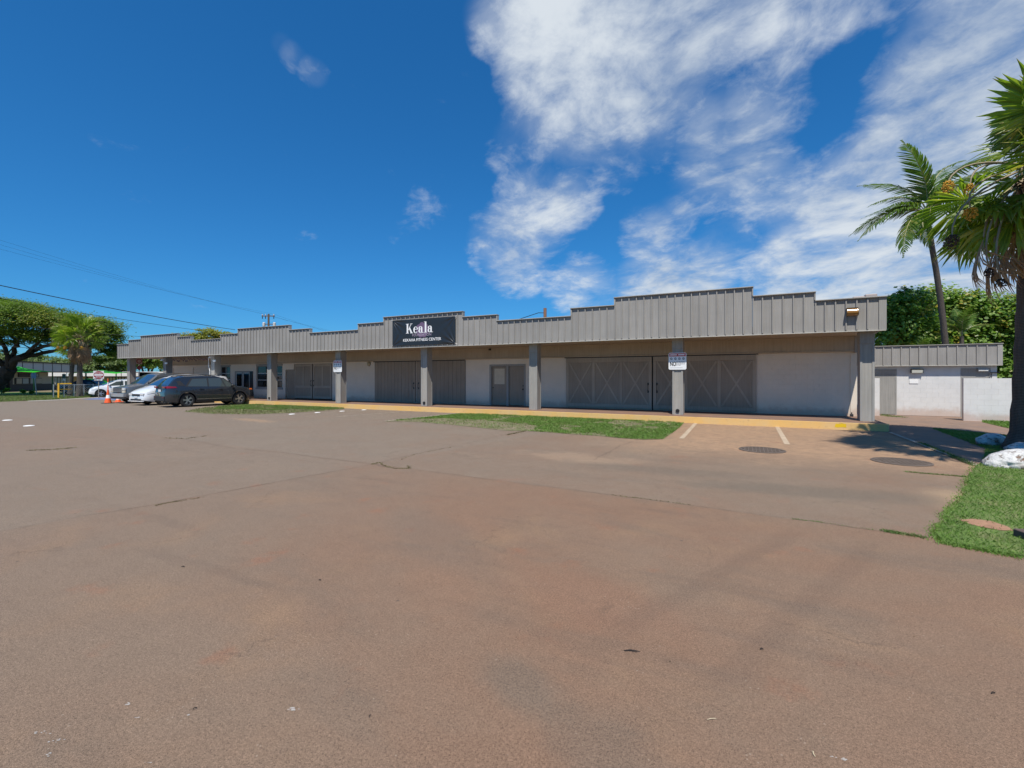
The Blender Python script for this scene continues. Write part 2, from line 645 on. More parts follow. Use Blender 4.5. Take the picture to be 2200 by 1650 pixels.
        m_ = t.math('MULTIPLY', m_, t.mapr(sml, .3, .65, .5, 1))
        return t.mix(t.math('MULTIPLY', m_, amt), c, (0.105, 0.075, 0.062))
    c = track(.56, 6.22, -.94, 2.79, .15, .28, c)
    c = track(1.28, 6.24, -.27, 2.52, .15, .26, c)
    # aggregate and specks
    f = t.math('ADD', t.mapr(fine, 0.25, 0.75, 0.50, 1.50, False), t.mapr(sml, 0.25, 0.75, -0.05, 0.05, False))
    f = t.math('ADD', f, t.mapr(grit, 0.3, 0.7, -0.5, 0.5, False))
    peb = t.noise(P, 30, 4, 0.7)
    f = t.math('ADD', f, t.mapr(peb, 0.3, 0.7, -0.07, 0.07, False))
    tone = t.n('ShaderNodeVectorMath', operation='MULTIPLY')
    t.l(c, tone.inputs[0])
    tone.inputs[1].default_value = (1.09, 1.04, 0.935)
    c = tone.outputs[0]
    sc = t.n('ShaderNodeVectorMath', operation='SCALE')
    t.l(c, sc.inputs[0])
    t.l(f, sc.inputs['Scale'])
    c = sc.outputs[0]
    vo = t.n('ShaderNodeTexVoronoi', feature='F1')
    t.l(P, vo.inputs['Vector'])
    vo.inputs['Scale'].default_value = 26
    spk = t.math('MULTIPLY', t.math('LESS_THAN', vo.outputs['Distance'], 0.13),
                 t.math('GREATER_THAN', t.noise(P, 3.2, 3), 0.6))
    c = t.mix(t.math('MULTIPLY', spk, 0.55), c, (0.36, 0.29, 0.22))
    vo2 = t.n('ShaderNodeTexVoronoi', feature='F1')
    t.l(t.mapping(P, loc=(3, 7, 0)), vo2.inputs['Vector'])
    vo2.inputs['Scale'].default_value = 2.1
    gum = t.math('LESS_THAN', vo2.outputs['Distance'], t.mapr(t.noise(P, 14, 2), 0.4, 0.7, 0.008, 0.045))
    c = t.mix(t.math('MULTIPLY', gum, 0.7), c, (0.075, 0.06, 0.05))
    # thin wandering cracks
    wp = t.n('ShaderNodeVectorMath', operation='ADD')
    t.l(P, wp.inputs[0])
    nz = t.n('ShaderNodeTexNoise')
    t.l(P, nz.inputs['Vector'])
    nz.inputs['Scale'].default_value = 1.6
    nz.inputs['Detail'].default_value = 8
    nz.inputs['Roughness'].default_value = 0.65
    s2 = t.n('ShaderNodeVectorMath', operation='SCALE')
    t.l(nz.outputs['Color'], s2.inputs[0])
    s2.inputs['Scale'].default_value = 1.1
    t.l(s2.outputs[0], wp.inputs[1])
    ve = t.n('ShaderNodeTexVoronoi', feature='DISTANCE_TO_EDGE')
    t.l(wp.outputs[0], ve.inputs['Vector'])
    ve.inputs['Scale'].default_value = 0.42
    crk = t.math('MULTIPLY', t.mapr(ve.outputs['Distance'], 0.0, 0.0045, 1, 0), t.mapr(mid, 0.46, 0.62))
    c = t.mix(t.math('MULTIPLY', crk, 0.55), c, (0.10, 0.075, 0.06))
    t.l(c, b.inputs['Base Color'])
    b.inputs['Roughness'].default_value = 0.85
    b.inputs['Specular IOR Level'].default_value = 0.25
    bp = t.n('ShaderNodeBump')
    bp.inputs['Strength'].default_value = 0.55
    bp.inputs['Distance'].default_value = 0.012
    h = t.math('ADD', t.math('MULTIPLY', fine, 0.7), t.math('MULTIPLY', sml, 0.8))
    h = t.math('SUBTRACT', h, t.math('MULTIPLY', crk, 0.5))
    t.l(h, bp.inputs['Height'])
    t.l(bp.outputs[0], b.inputs['Normal'])
    return m


M_LOT = lot_material()
M_WALKC = mat('red_concrete', (0.215, 0.125, 0.086), 0.85, vary=0.2, vscale=1.2, bump=0.3, bscale=60, col2=(0.18, 0.118, 0.088))
M_SIDEW = mat('brown_concrete', (0.205, 0.140, 0.105), 0.85, vary=0.18, vscale=1.5, bump=0.35, bscale=70, col2=(0.235, 0.15, 0.104))
M_EARTH = mat('dry_earth', (0.20, 0.15, 0.09), 0.95, vary=0.25, vscale=0.4, bump=0.5, bscale=20, col2=(0.13, 0.14, 0.055))
M_TURF = mat('turf_soil', (0.105, 0.165, 0.036), 0.95, vary=0.25, vscale=2.5, bump=0.6, bscale=60, col2=(0.15, 0.17, 0.06))
M_GRASS = leafmat('grass_blade', (0.095, 0.185, 0.030), (0.165, 0.275, 0.050), (0.20, 0.235, 0.070), 0.6, 0.2, 1.1)
M_DRYG = leafmat('dry_grass_blade', (0.20, 0.19, 0.085), (0.14, 0.17, 0.06), (0.30, 0.25, 0.14), 0.7, 0.15, 1.5)
M_STRIPE = mat('worn_stripe_paint', (0.48, 0.375, 0.265), 0.8, vary=0.2, vscale=6, col2=(0.38, 0.29, 0.20))
M_PALE = mat('pale_old_paint', (0.42, 0.365, 0.295), 0.8, vary=0.2, vscale=6, col2=(0.26, 0.21, 0.165))


def kerb_material():
    m = bpy.data.materials.new('worn_yellow_kerb_paint')
    m.use_nodes = True
    t = NT(m.node_tree)
    b = m.node_tree.nodes['Principled BSDF']
    P = t.n('ShaderNodeNewGeometry').outputs['Position']
    c = t.mix(t.mapr(t.noise(P, 1.1, 5, 0.6), 0.35, 0.65), (0.70, 0.425, 0.135), (0.66, 0.44, 0.19))
    c = t.mix(t.math('MULTIPLY', t.mapr(t.noise(P, 9, 7, 0.7), 0.58, 0.66), 0.75), c, (0.48, 0.30, 0.14))
    c = t.mix(t.mapr(t.noise(P, 4, 7, 0.75), 0.66, 0.7), c, (0.28, 0.2, 0.14))
    t.l(c, b.inputs['Base Color'])
    b.inputs['Roughness'].default_value = 0.75
    bp = t.n('ShaderNodeBump')
    bp.inputs['Strength'].default_value = 0.3
    t.l(t.noise(P, 30, 5, 0.6), bp.inputs['Height'])
    t.l(bp.outputs[0], b.inputs['Normal'])
    return m


M_KERB = kerb_material()

# ------------------------------------------------------------------ ground, car park, walkway
mb = MB()
n_ = 64
mb.poly([(3500 * math.cos(2 * math.pi * k / n_), 3500 * math.sin(2 * math.pi * k / n_), G - 0.03) for k in range(n_)])
tag(mb.build('ground', M_EARTH), kind='structure')
mb = MB()
mb.poly([(-47.5, 20.2, G), (-62, 13.2, G), (-90, 6, G), (-90, -40, G), (45, -40, G), (45, 24, G), (6, 24, G), (6, 18.6, G), (-46.2, 19.2, G)])
tag(mb.build('parking_lot', M_LOT), kind='structure')


def KY(x):
    """kerb face line"""
    return 18.52 + (4.0 - x) * 0.0125


KX0, KX1 = -46.1, 4.08
mb = MB()
pts = [(KX1, 18.85), (KX1, KY(4.0) + .12), (KX1 - 0.03, KY(4.0) + 0.05), (KX1 - 0.1, KY(4) + 0.005)]
xs = [3.6 - k * 2.0 for k in range(0, 26)]
pts += [(x, KY(x)) for x in xs] + [(KX0, KY(KX0)), (KX0, KY(KX0) + .2)]
pts += [(x, KY(x) + 0.16) for x in reversed(xs)] + [(KX1 - .2, 18.7), (KX1 - .17, 18.85)]
mb.prism(pts, G - 0.1, 0.146)
o = mb.build('kerb', M_KERB)
tag(o, kind='structure')
mb = MB()
pts = [(KX1 - .17, 18.852), (KX1 - .2, 18.702)] + [(x, KY(x) + 0.163) for x in xs] + [(KX0, KY(KX0) + .203), (KX0, 22.4), (KX1, 22.4), (KX1, 18.852)]
mb.prism(pts, G - 0.1, 0.14)
tag(mb.build('walkway', M_WALKC), kind='structure')

# path past the restroom and the sidewalk flap beside the bays
def gpoly(px, z):
    return [(*gp(u, v, z), z) for u, v in px]


ZS = G + 0.012
mb = MB()
mb.poly([(KX1 + .005, 22.4, ZS), (KX1 + .005, 18.6, ZS)] + gpoly([(1912, 930), (2000, 962), (2060, 984), (2098, 1001), (2112, 996), (2117, 963), (2050, 938), (2008, 922), (2090, 930), (2166, 937), (2330, 953), (2330, 930)], ZS) +
        [(10.5, 26.7, ZS), (3.4, 26.7, ZS)])
tag(mb.build('sidewalk', M_SIDEW), kind='structure')
mb = MB()
a_, b_ = gp(1910, 929, G), gp(2098, 1000.5, G)
mb.add([(a_[0] - .05, a_[1], G + .016), (a_[0] + .05, a_[1], G + .016), (b_[0] + .06, b_[1], G + .016), (b_[0] - .06, b_[1], G + .016)], [(0, 1, 2, 3)])
tag(mb.build('edge_strip', M_PALE), kind='structure')

# lawn on the right
LAWN = [(2117, 963), (2050, 938), (2008, 922), (2090, 930), (2166, 937), (2330, 953), (3300, 1100), (3300, 1330), (2500, 1245),
        (2300, 1213), (2200, 1198), (2150, 1189), (2100, 1180), (2060, 1172), (2028, 1166), (2012, 1150), (2020, 1136), (2040, 1122), (2034, 1110),
        (2048, 1098), (2058, 1085), (2070, 1066), (2078, 1048), (2082, 1028), (2090, 1010), (2098, 1001), (2112, 996)]
mb = MB()
lawn_pts = [gp(u, v) for u, v in LAWN]
mb.poly([(x, y, G + 0.02) for x, y in lawn_pts])
tag(mb.build('lawn', M_TURF), kind='structure')
VERGE = [(2112, 903), (2172, 909), (2330, 922), (2330, 932), (2166, 921), (2110, 908)]
mb = MB()
mb.poly([(*gp(u, v), G + 0.02) for u, v in VERGE])
tag(mb.build('lawn_strip', M_TURF), kind='structure')
# bare earth in the lawn
DIRT = [(2062, 1121), (2090, 1119), (2130, 1124), (2165, 1136), (2178, 1145), (2150, 1144), (2105, 1136), (2075, 1128)]
mb = MB()
mb.poly([(*gp(u, v), G + 0.026) for u, v in DIRT])
tag(mb.build('bare_earth', mat('red_earth', (0.33, 0.185, 0.11), 0.95, vary=0.3, vscale=5, bump=0.6, bscale=40)), kind='structure')

# left verge, blue access aisle
mb = MB()
mb.poly([(*gp(u, v), G + 0.012) for u, v in [(-60, 866), (0, 863.5), (60, 861), (125, 858.2), (200, 853.2), (252, 850), (252, 843), (-60, 843)]])
tag(mb.build('verge', M_TURF), kind='structure')
mb = MB()
mb.poly([(*gp(u, v), G + 0.008) for u, v in [(176, 858.5), (255, 859.5), (268, 852.5), (214, 854)]])
tag(mb.build('access_aisle', mat('faded_blue_paint', (0.10, 0.15, 0.33), 0.8, vary=0.3, vscale=2, col2=(0.2, 0.2, 0.26))), kind='structure')
mb = MB()
mb.poly([(*gp(u, v), G + 0.017) for u, v in [(60, 861.6), (125, 859), (200, 854.2), (252, 851), (252, 851.8), (200, 855.2), (125, 860.2), (60, 862.8)]])
tag(mb.build('verge_edging', mat('pale_concrete', (0.42, 0.39, 0.34), 0.85, vary=0.15, vscale=2)), kind='structure')

# bay stripes
def stripe(px0, px1, wd, m=M_STRIPE, z=G + 0.006):
    a, b = Vector((*gp(*px0), z)), Vector((*gp(*px1), z))
    d = (b - a).normalized()
    s = Vector((-d.y, d.x, 0)) * wd / 2
    q = MB().poly([a - s, b - s, b + s, a + s])
    return tag(q.build('bay_stripe', m), kind='structure')


stripe((1668.6, 915.5), (1691.5, 955), .13)
stripe((1495.5, 908.5), (1464, 942.5), .13)
stripe((1352, 901), (1300, 925), .12)
stripe((1222, 895), (1150, 915), .12)
stripe((1090, 889), (985, 908), .12)
stripe((986, 887.5), (826, 905), .12, M_PALE)
stripe((884, 883), (722, 895.5), .09, M_PALE)
stripe((792, 880.5), (622, 891), .07, M_PALE)

# joints between the slabs, dark with dirt
M_JOINT = mat('joint_dirt', (0.125, 0.09, 0.066), 0.95, vary=0.4, vscale=8)
M_CRACKW = leafmat('crack_weed', (0.12, 0.10, 0.05), (0.20, 0.17, 0.085), (0.14, 0.10, 0.06), 0.8, 0.1, 3)


def joint(px, wd, jitter=0.008):
    P = [Vector((*gp(u, v), G + 0.003)) for u, v in px]
    Q = []
    for a, b in zip(P[:-1], P[1:]):
        k = max(2, int((b - a).length / 0.12))
        Q += [a.lerp(b, i / k) for i in range(k)]
    Q.append(P[-1])
    q = MB()
    L = []
    for i, p in enumerate(Q):
        d = (Q[min(i + 1, len(Q) - 1)] - Q[max(i - 1, 0)]).normalized()
        s = Vector((-d.y, d.x, 0))
        c = p + s * random.gauss(0, jitter)
        wv = wd * random.uniform(.35, 1.3) / 2
        L += [c - s * wv, c + s * wv]
    q.add(L, [(2 * i, 2 * i + 2, 2 * i + 3, 2 * i + 1) for i in range(len(Q) - 1)])
    tag(q.build('slab_joint', M_JOINT), kind='structure')
    return Q


J1 = joint([(-40, 1150), (150, 1113), (330, 1085), (560, 1042), (700, 1016), (803, 997), (900, 973), (985, 957), (1060, 939), (1120, 926)], .011)
J2 = joint([(803, 997), (690, 984), (605, 972), (500, 963), (430, 950), (380, 940)], .010)
J3 = joint([(803, 997), (1020, 1026), (1180, 1046), (1310, 1063), (1400, 1075), (1490, 1087), (1640, 1107), (1745, 1120), (1850, 1136), (1985, 1154)], .008)
J4 = joint([(60, 969), (180, 962), (300, 949), (400, 941), (460, 934), (540, 925), (640, 915)], .012)
J5 = joint([(1276, 988), (1300, 975), (1330, 959), (1360, 948)], .016, .02)
J6 = joint([(803, 997), (826, 1002), (850, 1007), (879, 1006), (876, 1000)], .03, .02)
J7 = joint([(1945, 1014), (2010, 1019), (2086, 1026)], .02)

# grass blades ------------------------------------------------------------
def inside(px, py, poly):
    x, y = np.asarray(px), np.asarray(py)
    r_ = np.zeros(len(x), bool)
    j = len(poly) - 1
    for i in range(len(poly)):
        xi, yi = poly[i]
        xj, yj = poly[j]
        c = ((yi > y) != (yj > y)) & (x < (xj - xi) * (y - yi) / (yj - yi + 1e-12) + xi)
        r_ ^= c
        j = i
    return r_


def vnoise(x, y, s, seed):
    """cheap smooth value noise 0..1"""
    rg = np.random.default_rng(seed)
    T = rg.random((64, 64))
    X, Y = x / s, y / s
    xi, yi = np.floor(X).astype(int), np.floor(Y).astype(int)
    fx, fy = X - xi, Y - yi
    fx, fy = fx * fx * (3 - 2 * fx), fy * fy * (3 - 2 * fy)
    g = lambda a, b: T[a % 64, b % 64]
    return (g(xi, yi) * (1 - fx) + g(xi + 1, yi) * fx) * (1 - fy) + (g(xi, yi + 1) * (1 - fx) + g(xi + 1, yi + 1) * fx) * fy


def blades(name, poly, n, h, wd, m, z, keep=None, lean=0.5):
    poly = [tuple(p) for p in poly]
    A = np.array(poly)
    x = RNG.uniform(A[:, 0].min(), A[:, 0].max(), n)
    y = RNG.uniform(A[:, 1].min(), A[:, 1].max(), n)
    k = inside(x, y, poly)
    x, y = x[k], y[k]
    if keep is not None:
        p = keep(x, y)
        k = RNG.random(len(x)) < p
        x, y = x[k], y[k]
    n = len(x)
    hh = h * RNG.uniform(.45, 1.25, n)
    a = RNG.uniform(0, 2 * np.pi, n)
    la = RNG.uniform(0, 2 * np.pi, n)
    ll = hh * RNG.uniform(.1, lean * 2, n)
    zz = np.full(n, z)
    cx, sx = np.cos(a) * wd / 2, np.sin(a) * wd / 2
    v0 = np.stack([x - cx, y - sx, zz], 1)
    v1 = np.stack([x + cx, y + sx, zz], 1)
    v2 = np.stack([x + np.cos(la) * ll * .4 + cx * .7, y + np.sin(la) * ll * .4 + sx * .7, zz + hh * .65], 1)
    v3 = np.stack([x + np.cos(la) * ll, y + np.sin(la) * ll, zz + hh], 1)
    V = np.stack([v0, v1, v2, v3], 1).reshape(-1, 3)
    Fc = np.arange(n * 4).reshape(-1, 4)
    o = link(name, npmesh(name, V, Fc, m))
    tag(o, kind='stuff')
    return o


dirt_w = [gp(u, v) for u, v in DIRT]
lawn_keep = lambda x, y: np.clip(0.35 + 1.1 * vnoise(x, y, .5, 3), 0.25, 1) * np.where(inside(x, y, dirt_w), 0.06, 1.0)
lawn_near = [p for p in lawn_pts]
lc = [(min(p[0], 9.0), p[1]) for p in lawn_pts]
blades('grass', lc, 230000, .034, .006, M_GRASS, G + .018, lawn_keep, .8)
blades('grass', [gp(u, v) for u, v in VERGE], 12000, .07, .014, M_GRASS, G + .018)
# fringe spilling over the concrete edge
edge = LAWN[10:26]
for (ua, va), (ub, vb) in zip(edge[:-1], edge[1:]):
    pass

PATCH = [(826, 905.5), (905, 898.5), (985, 889.5), (1060, 890), (1150, 893.5), (1290, 898), (1380, 901.5), (1468, 910), (1462, 917), (1448, 928),
         (1424, 944), (1382, 945), (1330, 941.5), (1290, 937), (1240, 934), (1190, 930), (1130, 926), (1080, 925), (1020, 918), (960, 912), (900, 907)]
pw = [gp(u, v) for u, v in PATCH]
mid_ = [gp(u, v) for u, v in [(826, 905.5), (950, 899), (1040, 903), (1130, 912), (1160, 918), (1140, 926), (1080, 925), (960, 912)]]


def patch_keep(x, y):
    k = np.clip(4.5 * (vnoise(x, y, .9, 11) * .55 + vnoise(x, y, .25, 5) * .45) - 1.45, 0.03, 1)
    return np.where(inside(x, y, mid_), k ** 2 * .045, k)


mb = MB()
mb.poly([(x, y, G + .0075) for x, y in pw])
M_PATCH = mat('weedy_dirt', (0.205, 0.165, 0.105), 0.95, vary=0.25, vscale=3, bump=0.5, bscale=30, col2=(0.14, 0.155, 0.06))
tag(mb.build('dirt_patch', M_PATCH), kind='structure')
blades('grass', pw, 120000, .05, .011, M_GRASS, G + .006, patch_keep, .9)
blades('dry_grass', pw, 26000, .04, .014, M_DRYG, G + .006, lambda x, y: np.clip(.1 + .8 * vnoise(x, y, .5, 8), 0, 1))

PATCH2 = [(395, 884.5), (440, 876), (490, 872), (560, 868.5), (640, 872), (735, 876.5), (742, 878.5), (690, 883.5), (620, 887.5), (540, 890.5), (460, 889.5)]
pw2 = [gp(u, v) for u, v in PATCH2]
mb = MB()
mb.poly([(x, y, G + .0075) for x, y in pw2])
tag(mb.build('dirt_patch', M_PATCH), kind='structure')
green2 = [gp(u, v) for u, v in [(470, 873), (560, 868.5), (640, 872), (742, 877.5), (690, 881.5), (600, 882.5), (520, 880), (460, 880)]]
blades('grass', pw2, 60000, .06, .018, M_GRASS, G + .006,
       lambda x, y: np.where(inside(x, y, green2), np.clip(4.0 * vnoise(x, y, .7, 21) - 1.3, .02, 1), .02))
blades('dry_grass', pw2, 14000, .06, .02, M_DRYG, G + .006)
vg = [gp(u, v) for u, v in [(-60, 866), (0, 863.5), (60, 861), (125, 858.2), (200, 853.2), (252, 850), (252, 846), (-60, 852)]]
blades('grass', vg, 26000, .10, .03, M_GRASS, G + .01)
blades('dry_grass', vg, 34000, .1, .03, M_DRYG, G + .01)


def weeds(name, px, n, spread, h, m=M_CRACKW, wd=.008):
    """tufts along a crack"""
    P = [gp(u, v) for u, v in px]
    xs_, ys_ = [], []
    for _ in range(n):
        i = random.randrange(len(P) - 1)
        f = random.random()
        xs_.append(P[i][0] + (P[i + 1][0] - P[i][0]) * f + random.gauss(0, spread))
        ys_.append(P[i][1] + (P[i + 1][1] - P[i][1]) * f + random.gauss(0, spread))
    x, y = np.array(xs_), np.array(ys_)
    n = len(x)
    a = RNG.uniform(0, 6.283, n)
    la = RNG.uniform(0, 6.283, n)
    hh = h * RNG.uniform(.3, 1.3, n)
    ll = hh * RNG.uniform(.3, 1.6, n)
    z = np.full(n, G + .002)
    V = np.stack([np.stack([x - np.cos(a) * wd, y - np.sin(a) * wd, z], 1), np.stack([x + np.cos(a) * wd, y + np.sin(a) * wd, z], 1),
                  np.stack([x + np.cos(la) * ll, y + np.sin(la) * ll, z + hh], 1)], 1).reshape(-1, 3)
    o = link(name, npmesh(name, V, np.arange(n * 3).reshape(-1, 3), m))
    return tag(o, kind='stuff')


M_WG = leafmat('green_weed', (0.07, 0.13, 0.03), (0.13, 0.19, 0.05), (0.2, 0.17, 0.08), 0.7, 0.2, 2)
weeds('crack_weeds', [(800, 998), (815, 994), (828, 1002), (850, 1007), (878, 1007), (877, 1001)], 300, .018, .018)
weeds('crack_weeds', [(860, 988), (890, 977), (980, 959)], 90, .01, .014)
weeds('crack_weeds', [(333, 1087), (360, 1081), (392, 1076), (440, 1068)], 130, .01, .012)
weeds('crack_weeds', [(1312, 1063), (1345, 1068), (1375, 1071), (1440, 1079), (1488, 1086)], 150, .01, .012)
weeds('crack_weeds', [(1090, 935), (1130, 926)], 260, .025, .035)
weeds('grass_tufts', [(60, 968), (110, 966.5), (160, 962)], 170, .04, .02, M_CRACKW, .012)
weeds('grass_tufts', [(350, 941), (400, 943), (440, 937)], 120, .04, .02, M_CRACKW, .012)
weeds('grass_tufts', [(1900, 1141), (1940, 1148), (1985, 1155)], 520, .025, .025, M_WG, .005)
weeds('grass_tufts', [(1700, 1115), (1760, 1122), (1880, 1139)], 160, .012, .012, M_WG, .004)
weeds('grass_tufts', [(1946, 1014), (1990, 1018), (2040, 1022), (2084, 1026)], 420, .02, .025, M_WG, .006)
weeds('grass_tufts', [(1975, 952), (2040, 978), (2090, 1000)], 1200, .03, .05, M_WG)
weeds('grass_tufts', [(763, 876), (770, 874.5), (775, 877)], 120, .06, .22, M_WG, .018)
weeds('grass_tufts', [(698, 866), (706, 866), (712, 867)], 60, .05, .25, M_DRYG, .016)
weeds('grass_tufts', [(1890, 891), (1912, 895), (1935, 897)], 500, .12, .06, M_WG, .012)
# ragged fringe where the lawn creeps over the concrete
weeds('grass_fringe', [(2098, 1001), (2082, 1028), (2078, 1048), (2070, 1066), (2058, 1085), (2048, 1098), (2034, 1110), (2040, 1122), (2020, 1136), (2012, 1150),
                       (2028, 1166), (2060, 1172), (2100, 1180), (2150, 1189), (2200, 1198)], 5200, .045, .03, M_GRASS, .005)
weeds('grass_fringe', [(2117, 963), (2050, 938), (2008, 922), (2090, 930), (2166, 937)], 1500, .04, .05, M_GRASS, .008)

# a fresh dab of bright yellow on the kerb face
for (u0, u1, v0, v1) in ((1793, 1818, 909.5, 917.5), (1799, 1812, 906.5, 909)):
    xa_, xb_ = gp(u0, 925, G)[0] * 0 + onY(u0, 912, KY(2.2) - .004)[0], onY(u1, 912, KY(2.2) - .004)[0]
    za_, zb_ = onY(u0, v1, KY(2.2))[1], min(.142, onY(u0, v0, KY(2.2))[1])
    pts_ = [(xa_ + (xb_ - xa_) * f, (za_ if k < 5 else zb_) + random.uniform(-.012, .012)) for k, f in enumerate((0, .2, .45, .7, 1, 1, .75, .4, .1))]
    tag(MB().add([(x, KY(x) - .003, z) for x, z in pts_], [tuple(range(len(pts_)))]).build('fresh_kerb_paint', mat('fresh_yellow_paint', (.72, .47, .01), .5)), kind='structure')

# loose grit and leaf crumbs scattered over the near concrete
def crumbs(name, n, y0, y1, smin, smax, m):
    y = RNG.uniform(y0, y1, n) ** 1.0
    x = RNG.uniform(-1.6, 1.15, n) * (y + 1.0)
    k = ~inside(x, y, lawn_pts) & (y < 18.0) & (vnoise(x, y, 1.1, 33) > RNG.uniform(.15, .75, n))
    x, y = x[k], y[k]
    n = len(x)
    s = RNG.uniform(smin, smax, n) ** 1.0
    a = RNG.uniform(0, 6.283, n)
    V = []
    for j in range(3):
        aj = a + j * 2.094 + RNG.normal(0, .3, n)
        V.append(np.stack([x + np.cos(aj) * s, y + np.sin(aj) * s * RNG.uniform(.5, 1, n), np.full(n, G)], 1))
    V.append(np.stack([x + RNG.normal(0, .2, n) * s, y + RNG.normal(0, .2, n) * s, G + s * RNG.uniform(.4, .9, n)], 1))
    V = np.stack(V, 1).reshape(-1, 3)
    i = np.arange(n)[:, None] * 4
    Fc = np.concatenate([i + np.array([[0, 1, 3]]), i + np.array([[1, 2, 3]]), i + np.array([[2, 0, 3]])])
    return tag(link(name, npmesh(name, V, Fc, m)), kind='stuff')


crumbs('loose_grit', 5200, 1.6, 13, .002, .0055, leafmat('grit', (.34, .26, .20), (.12, .09, .07), None, .9, 0.0))
crumbs('leaf_crumbs', 260, 1.8, 15, .004, .011, leafmat('leaf_crumb', (.05, .035, .025), (.16, .10, .055), None, .9, 0.0))
# ------------------------------------------------------------------ the long building
YF = 19.13          # face of the fascia boards
YC = 19.63          # front of the columns
YW = 21.90          # face of the wall
ZB, ZW = 3.22, 0.14
bld = empty('commercial_building', (-20, 22, 0), 'long low taupe building with a stepped batten fascia above the yellow kerb', 'building')
steps = [(4.11, 2.132, 4.295), (2.132, 0.207, 4.605), (0.207, -4.895, 4.95), (-4.895, -6.80, 4.63), (-6.80, -10.49, 4.295), (-10.49, -12.41, 4.587),
         (-12.41, -17.44, 4.87), (-17.44, -19.30, 4.605), (-19.30, -23.20, 4.275), (-23.20, -25.03, 4.54), (-25.03, -30.055, 4.84),
         (-30.055, -31.94, 4.55), (-31.94, -35.47, 4.268), (-35.47, -37.18, 4.58), (-37.18, -42.23, 4.86), (-42.23, -44.08, 4.60), (-44.08, -45.87, 4.31)]
bt_mesh, pn_mesh = {}, {}
SPC = 0.3047
for si, (xr, xl, zt) in enumerate(steps):
    wdt = xr - xl
    xr_ = xr - (0.20 if si == 0 else 0.0)
    k = max(1, round((xr_ - xl) / SPC))
    sp_ = (xr_ - xl) / k
    key = (round(sp_, 4), zt)
    pm = MB().box(0.004, sp_ - 0.004, 0, 0.018, 0, zt - ZB).mesh('fascia_panel', M_SIDE)
    bm_ = MB().bev(-0.021, 0.021, -0.046, 0.0, 0.03, zt - ZB - 0.002, .004).mesh('batten', M_SIDE)
    for i in range(k):
        x = xl + i * sp_
        link('fascia_panel', pm, bld, Vector((x, YF + random.uniform(0, .003), ZB)) - wo_of(bld))
        link('batten', bm_, bld, Vector((x + (0.021 if i == 0 else 0), YF, ZB)) - wo_of(bld))
    # cap board and parapet behind
    q = MB().bev(xl - (.03 if (si + 1 < len(steps) and steps[si + 1][2] < zt) else -.002),
                 xr + (.03 if (si > 0 and steps[si - 1][2] < zt) else -.002 if si else .02), YF - 0.084, YF + 0.16, zt, zt + 0.035, .006)
    q.build('cap_board', M_TRIM, bld)
    MB().box(xl + .002, xr - .002, YF + 0.02, YF + 0.14, ZB + .06, zt - .002).build('parapet', M_SIDE, bld)
    # exposed upright edges of the higher steps
    if si > 0 and steps[si - 1][2] < zt:
        MB().bev(xr - .018, xr + .022, YF - .055, YF + .15, steps[si - 1][2] + .037, zt - .002, .004).build('step_edge_board', M_TRIM, bld)
    if si + 1 < len(steps) and steps[si + 1][2] < zt:
        MB().bev(xl - .022, xl + .018, YF - .055, YF + .15, steps[si + 1][2] + .037, zt - .002, .004).build('step_edge_board', M_TRIM, bld)
MB().bev(3.912, 4.115, YF - .03, YF + .15, ZB, 4.292, .006).build('corner_board', M_TRIM, bld)
MB().box(-45.85, 4.10, YF - 0.048, YF + 0.13, ZB - 0.028, ZB - 0.003).build('drip_edge', M_LEDGE, bld)
# soffit, side fascias and roof
MB().box(-45.8, 4.07, YF + .135, 34.0, ZB + .02, ZB + .055).build('soffit', M_SOFF, bld)
MB().box(-45.78, 4.05, YF + .15, 34.0, 3.34, 3.52).build('roof', M_ROOF, bld)
for x in (4.06, -45.84):
    MB().box(x - .03, x + .03, YF + .16, 34.0, ZB, 4.2).build('side_fascia', M_SIDE, bld)
for u in (1843, 1869):
    x, z = onY(u, 640, 24.5)
    MB().bev(x - .22, x + .2, 24.2, 24.7, 3.5, z + .03 + .1 * (u == 1869), .03).build('roof_vent', mat('pinkish_metal', (.38, .33, .31), .6), bld)

# walls with openings
OPEN = [(-43.3, -40.55, ZW, 2.45), (-40.35, -37.5, ZW, 2.45), (-36.65, -35.40, .9, 2.58), (-34.86, -33.03, ZW, 2.12), (-32.30, -29.39, .86, 2.62), (-29.09, -24.46, ZW, 2.58), (-12.47, -10.31, ZW, 2.34)]
q = MB()
x = -43.75
XR = 0.36
for (a, b, z0, z1) in OPEN:
    q.box(x, a, YW, YW + .2, ZW, ZB + .02)
    q.box(a, b, YW, YW + .2, z1, ZB + .02)
    if z0 > ZW + .01:
        q.box(a, b, YW, YW + .2, ZW, z0)
    x = b
q.box(x, XR, YW, YW + .2, ZW, ZB + .02)
q.box(-43.75, -43.55, YW + .203, 33.8, ZW, ZB + .02)
q.box(3.6, 3.80, YW + .203, 33.8, G, ZB + .02)
q.box(-43.55, 3.6, 33.6, 33.8, G, ZB + .02)
q.build('wall', M_WALL, bld)
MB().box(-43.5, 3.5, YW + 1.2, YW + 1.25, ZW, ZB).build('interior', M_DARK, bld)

# block wall at the right end, every block laid
MB().box(XR + .003, 3.796, YW + .006, YW + .2, ZW, ZB + .02).build('mortar', M_WALL, bld)


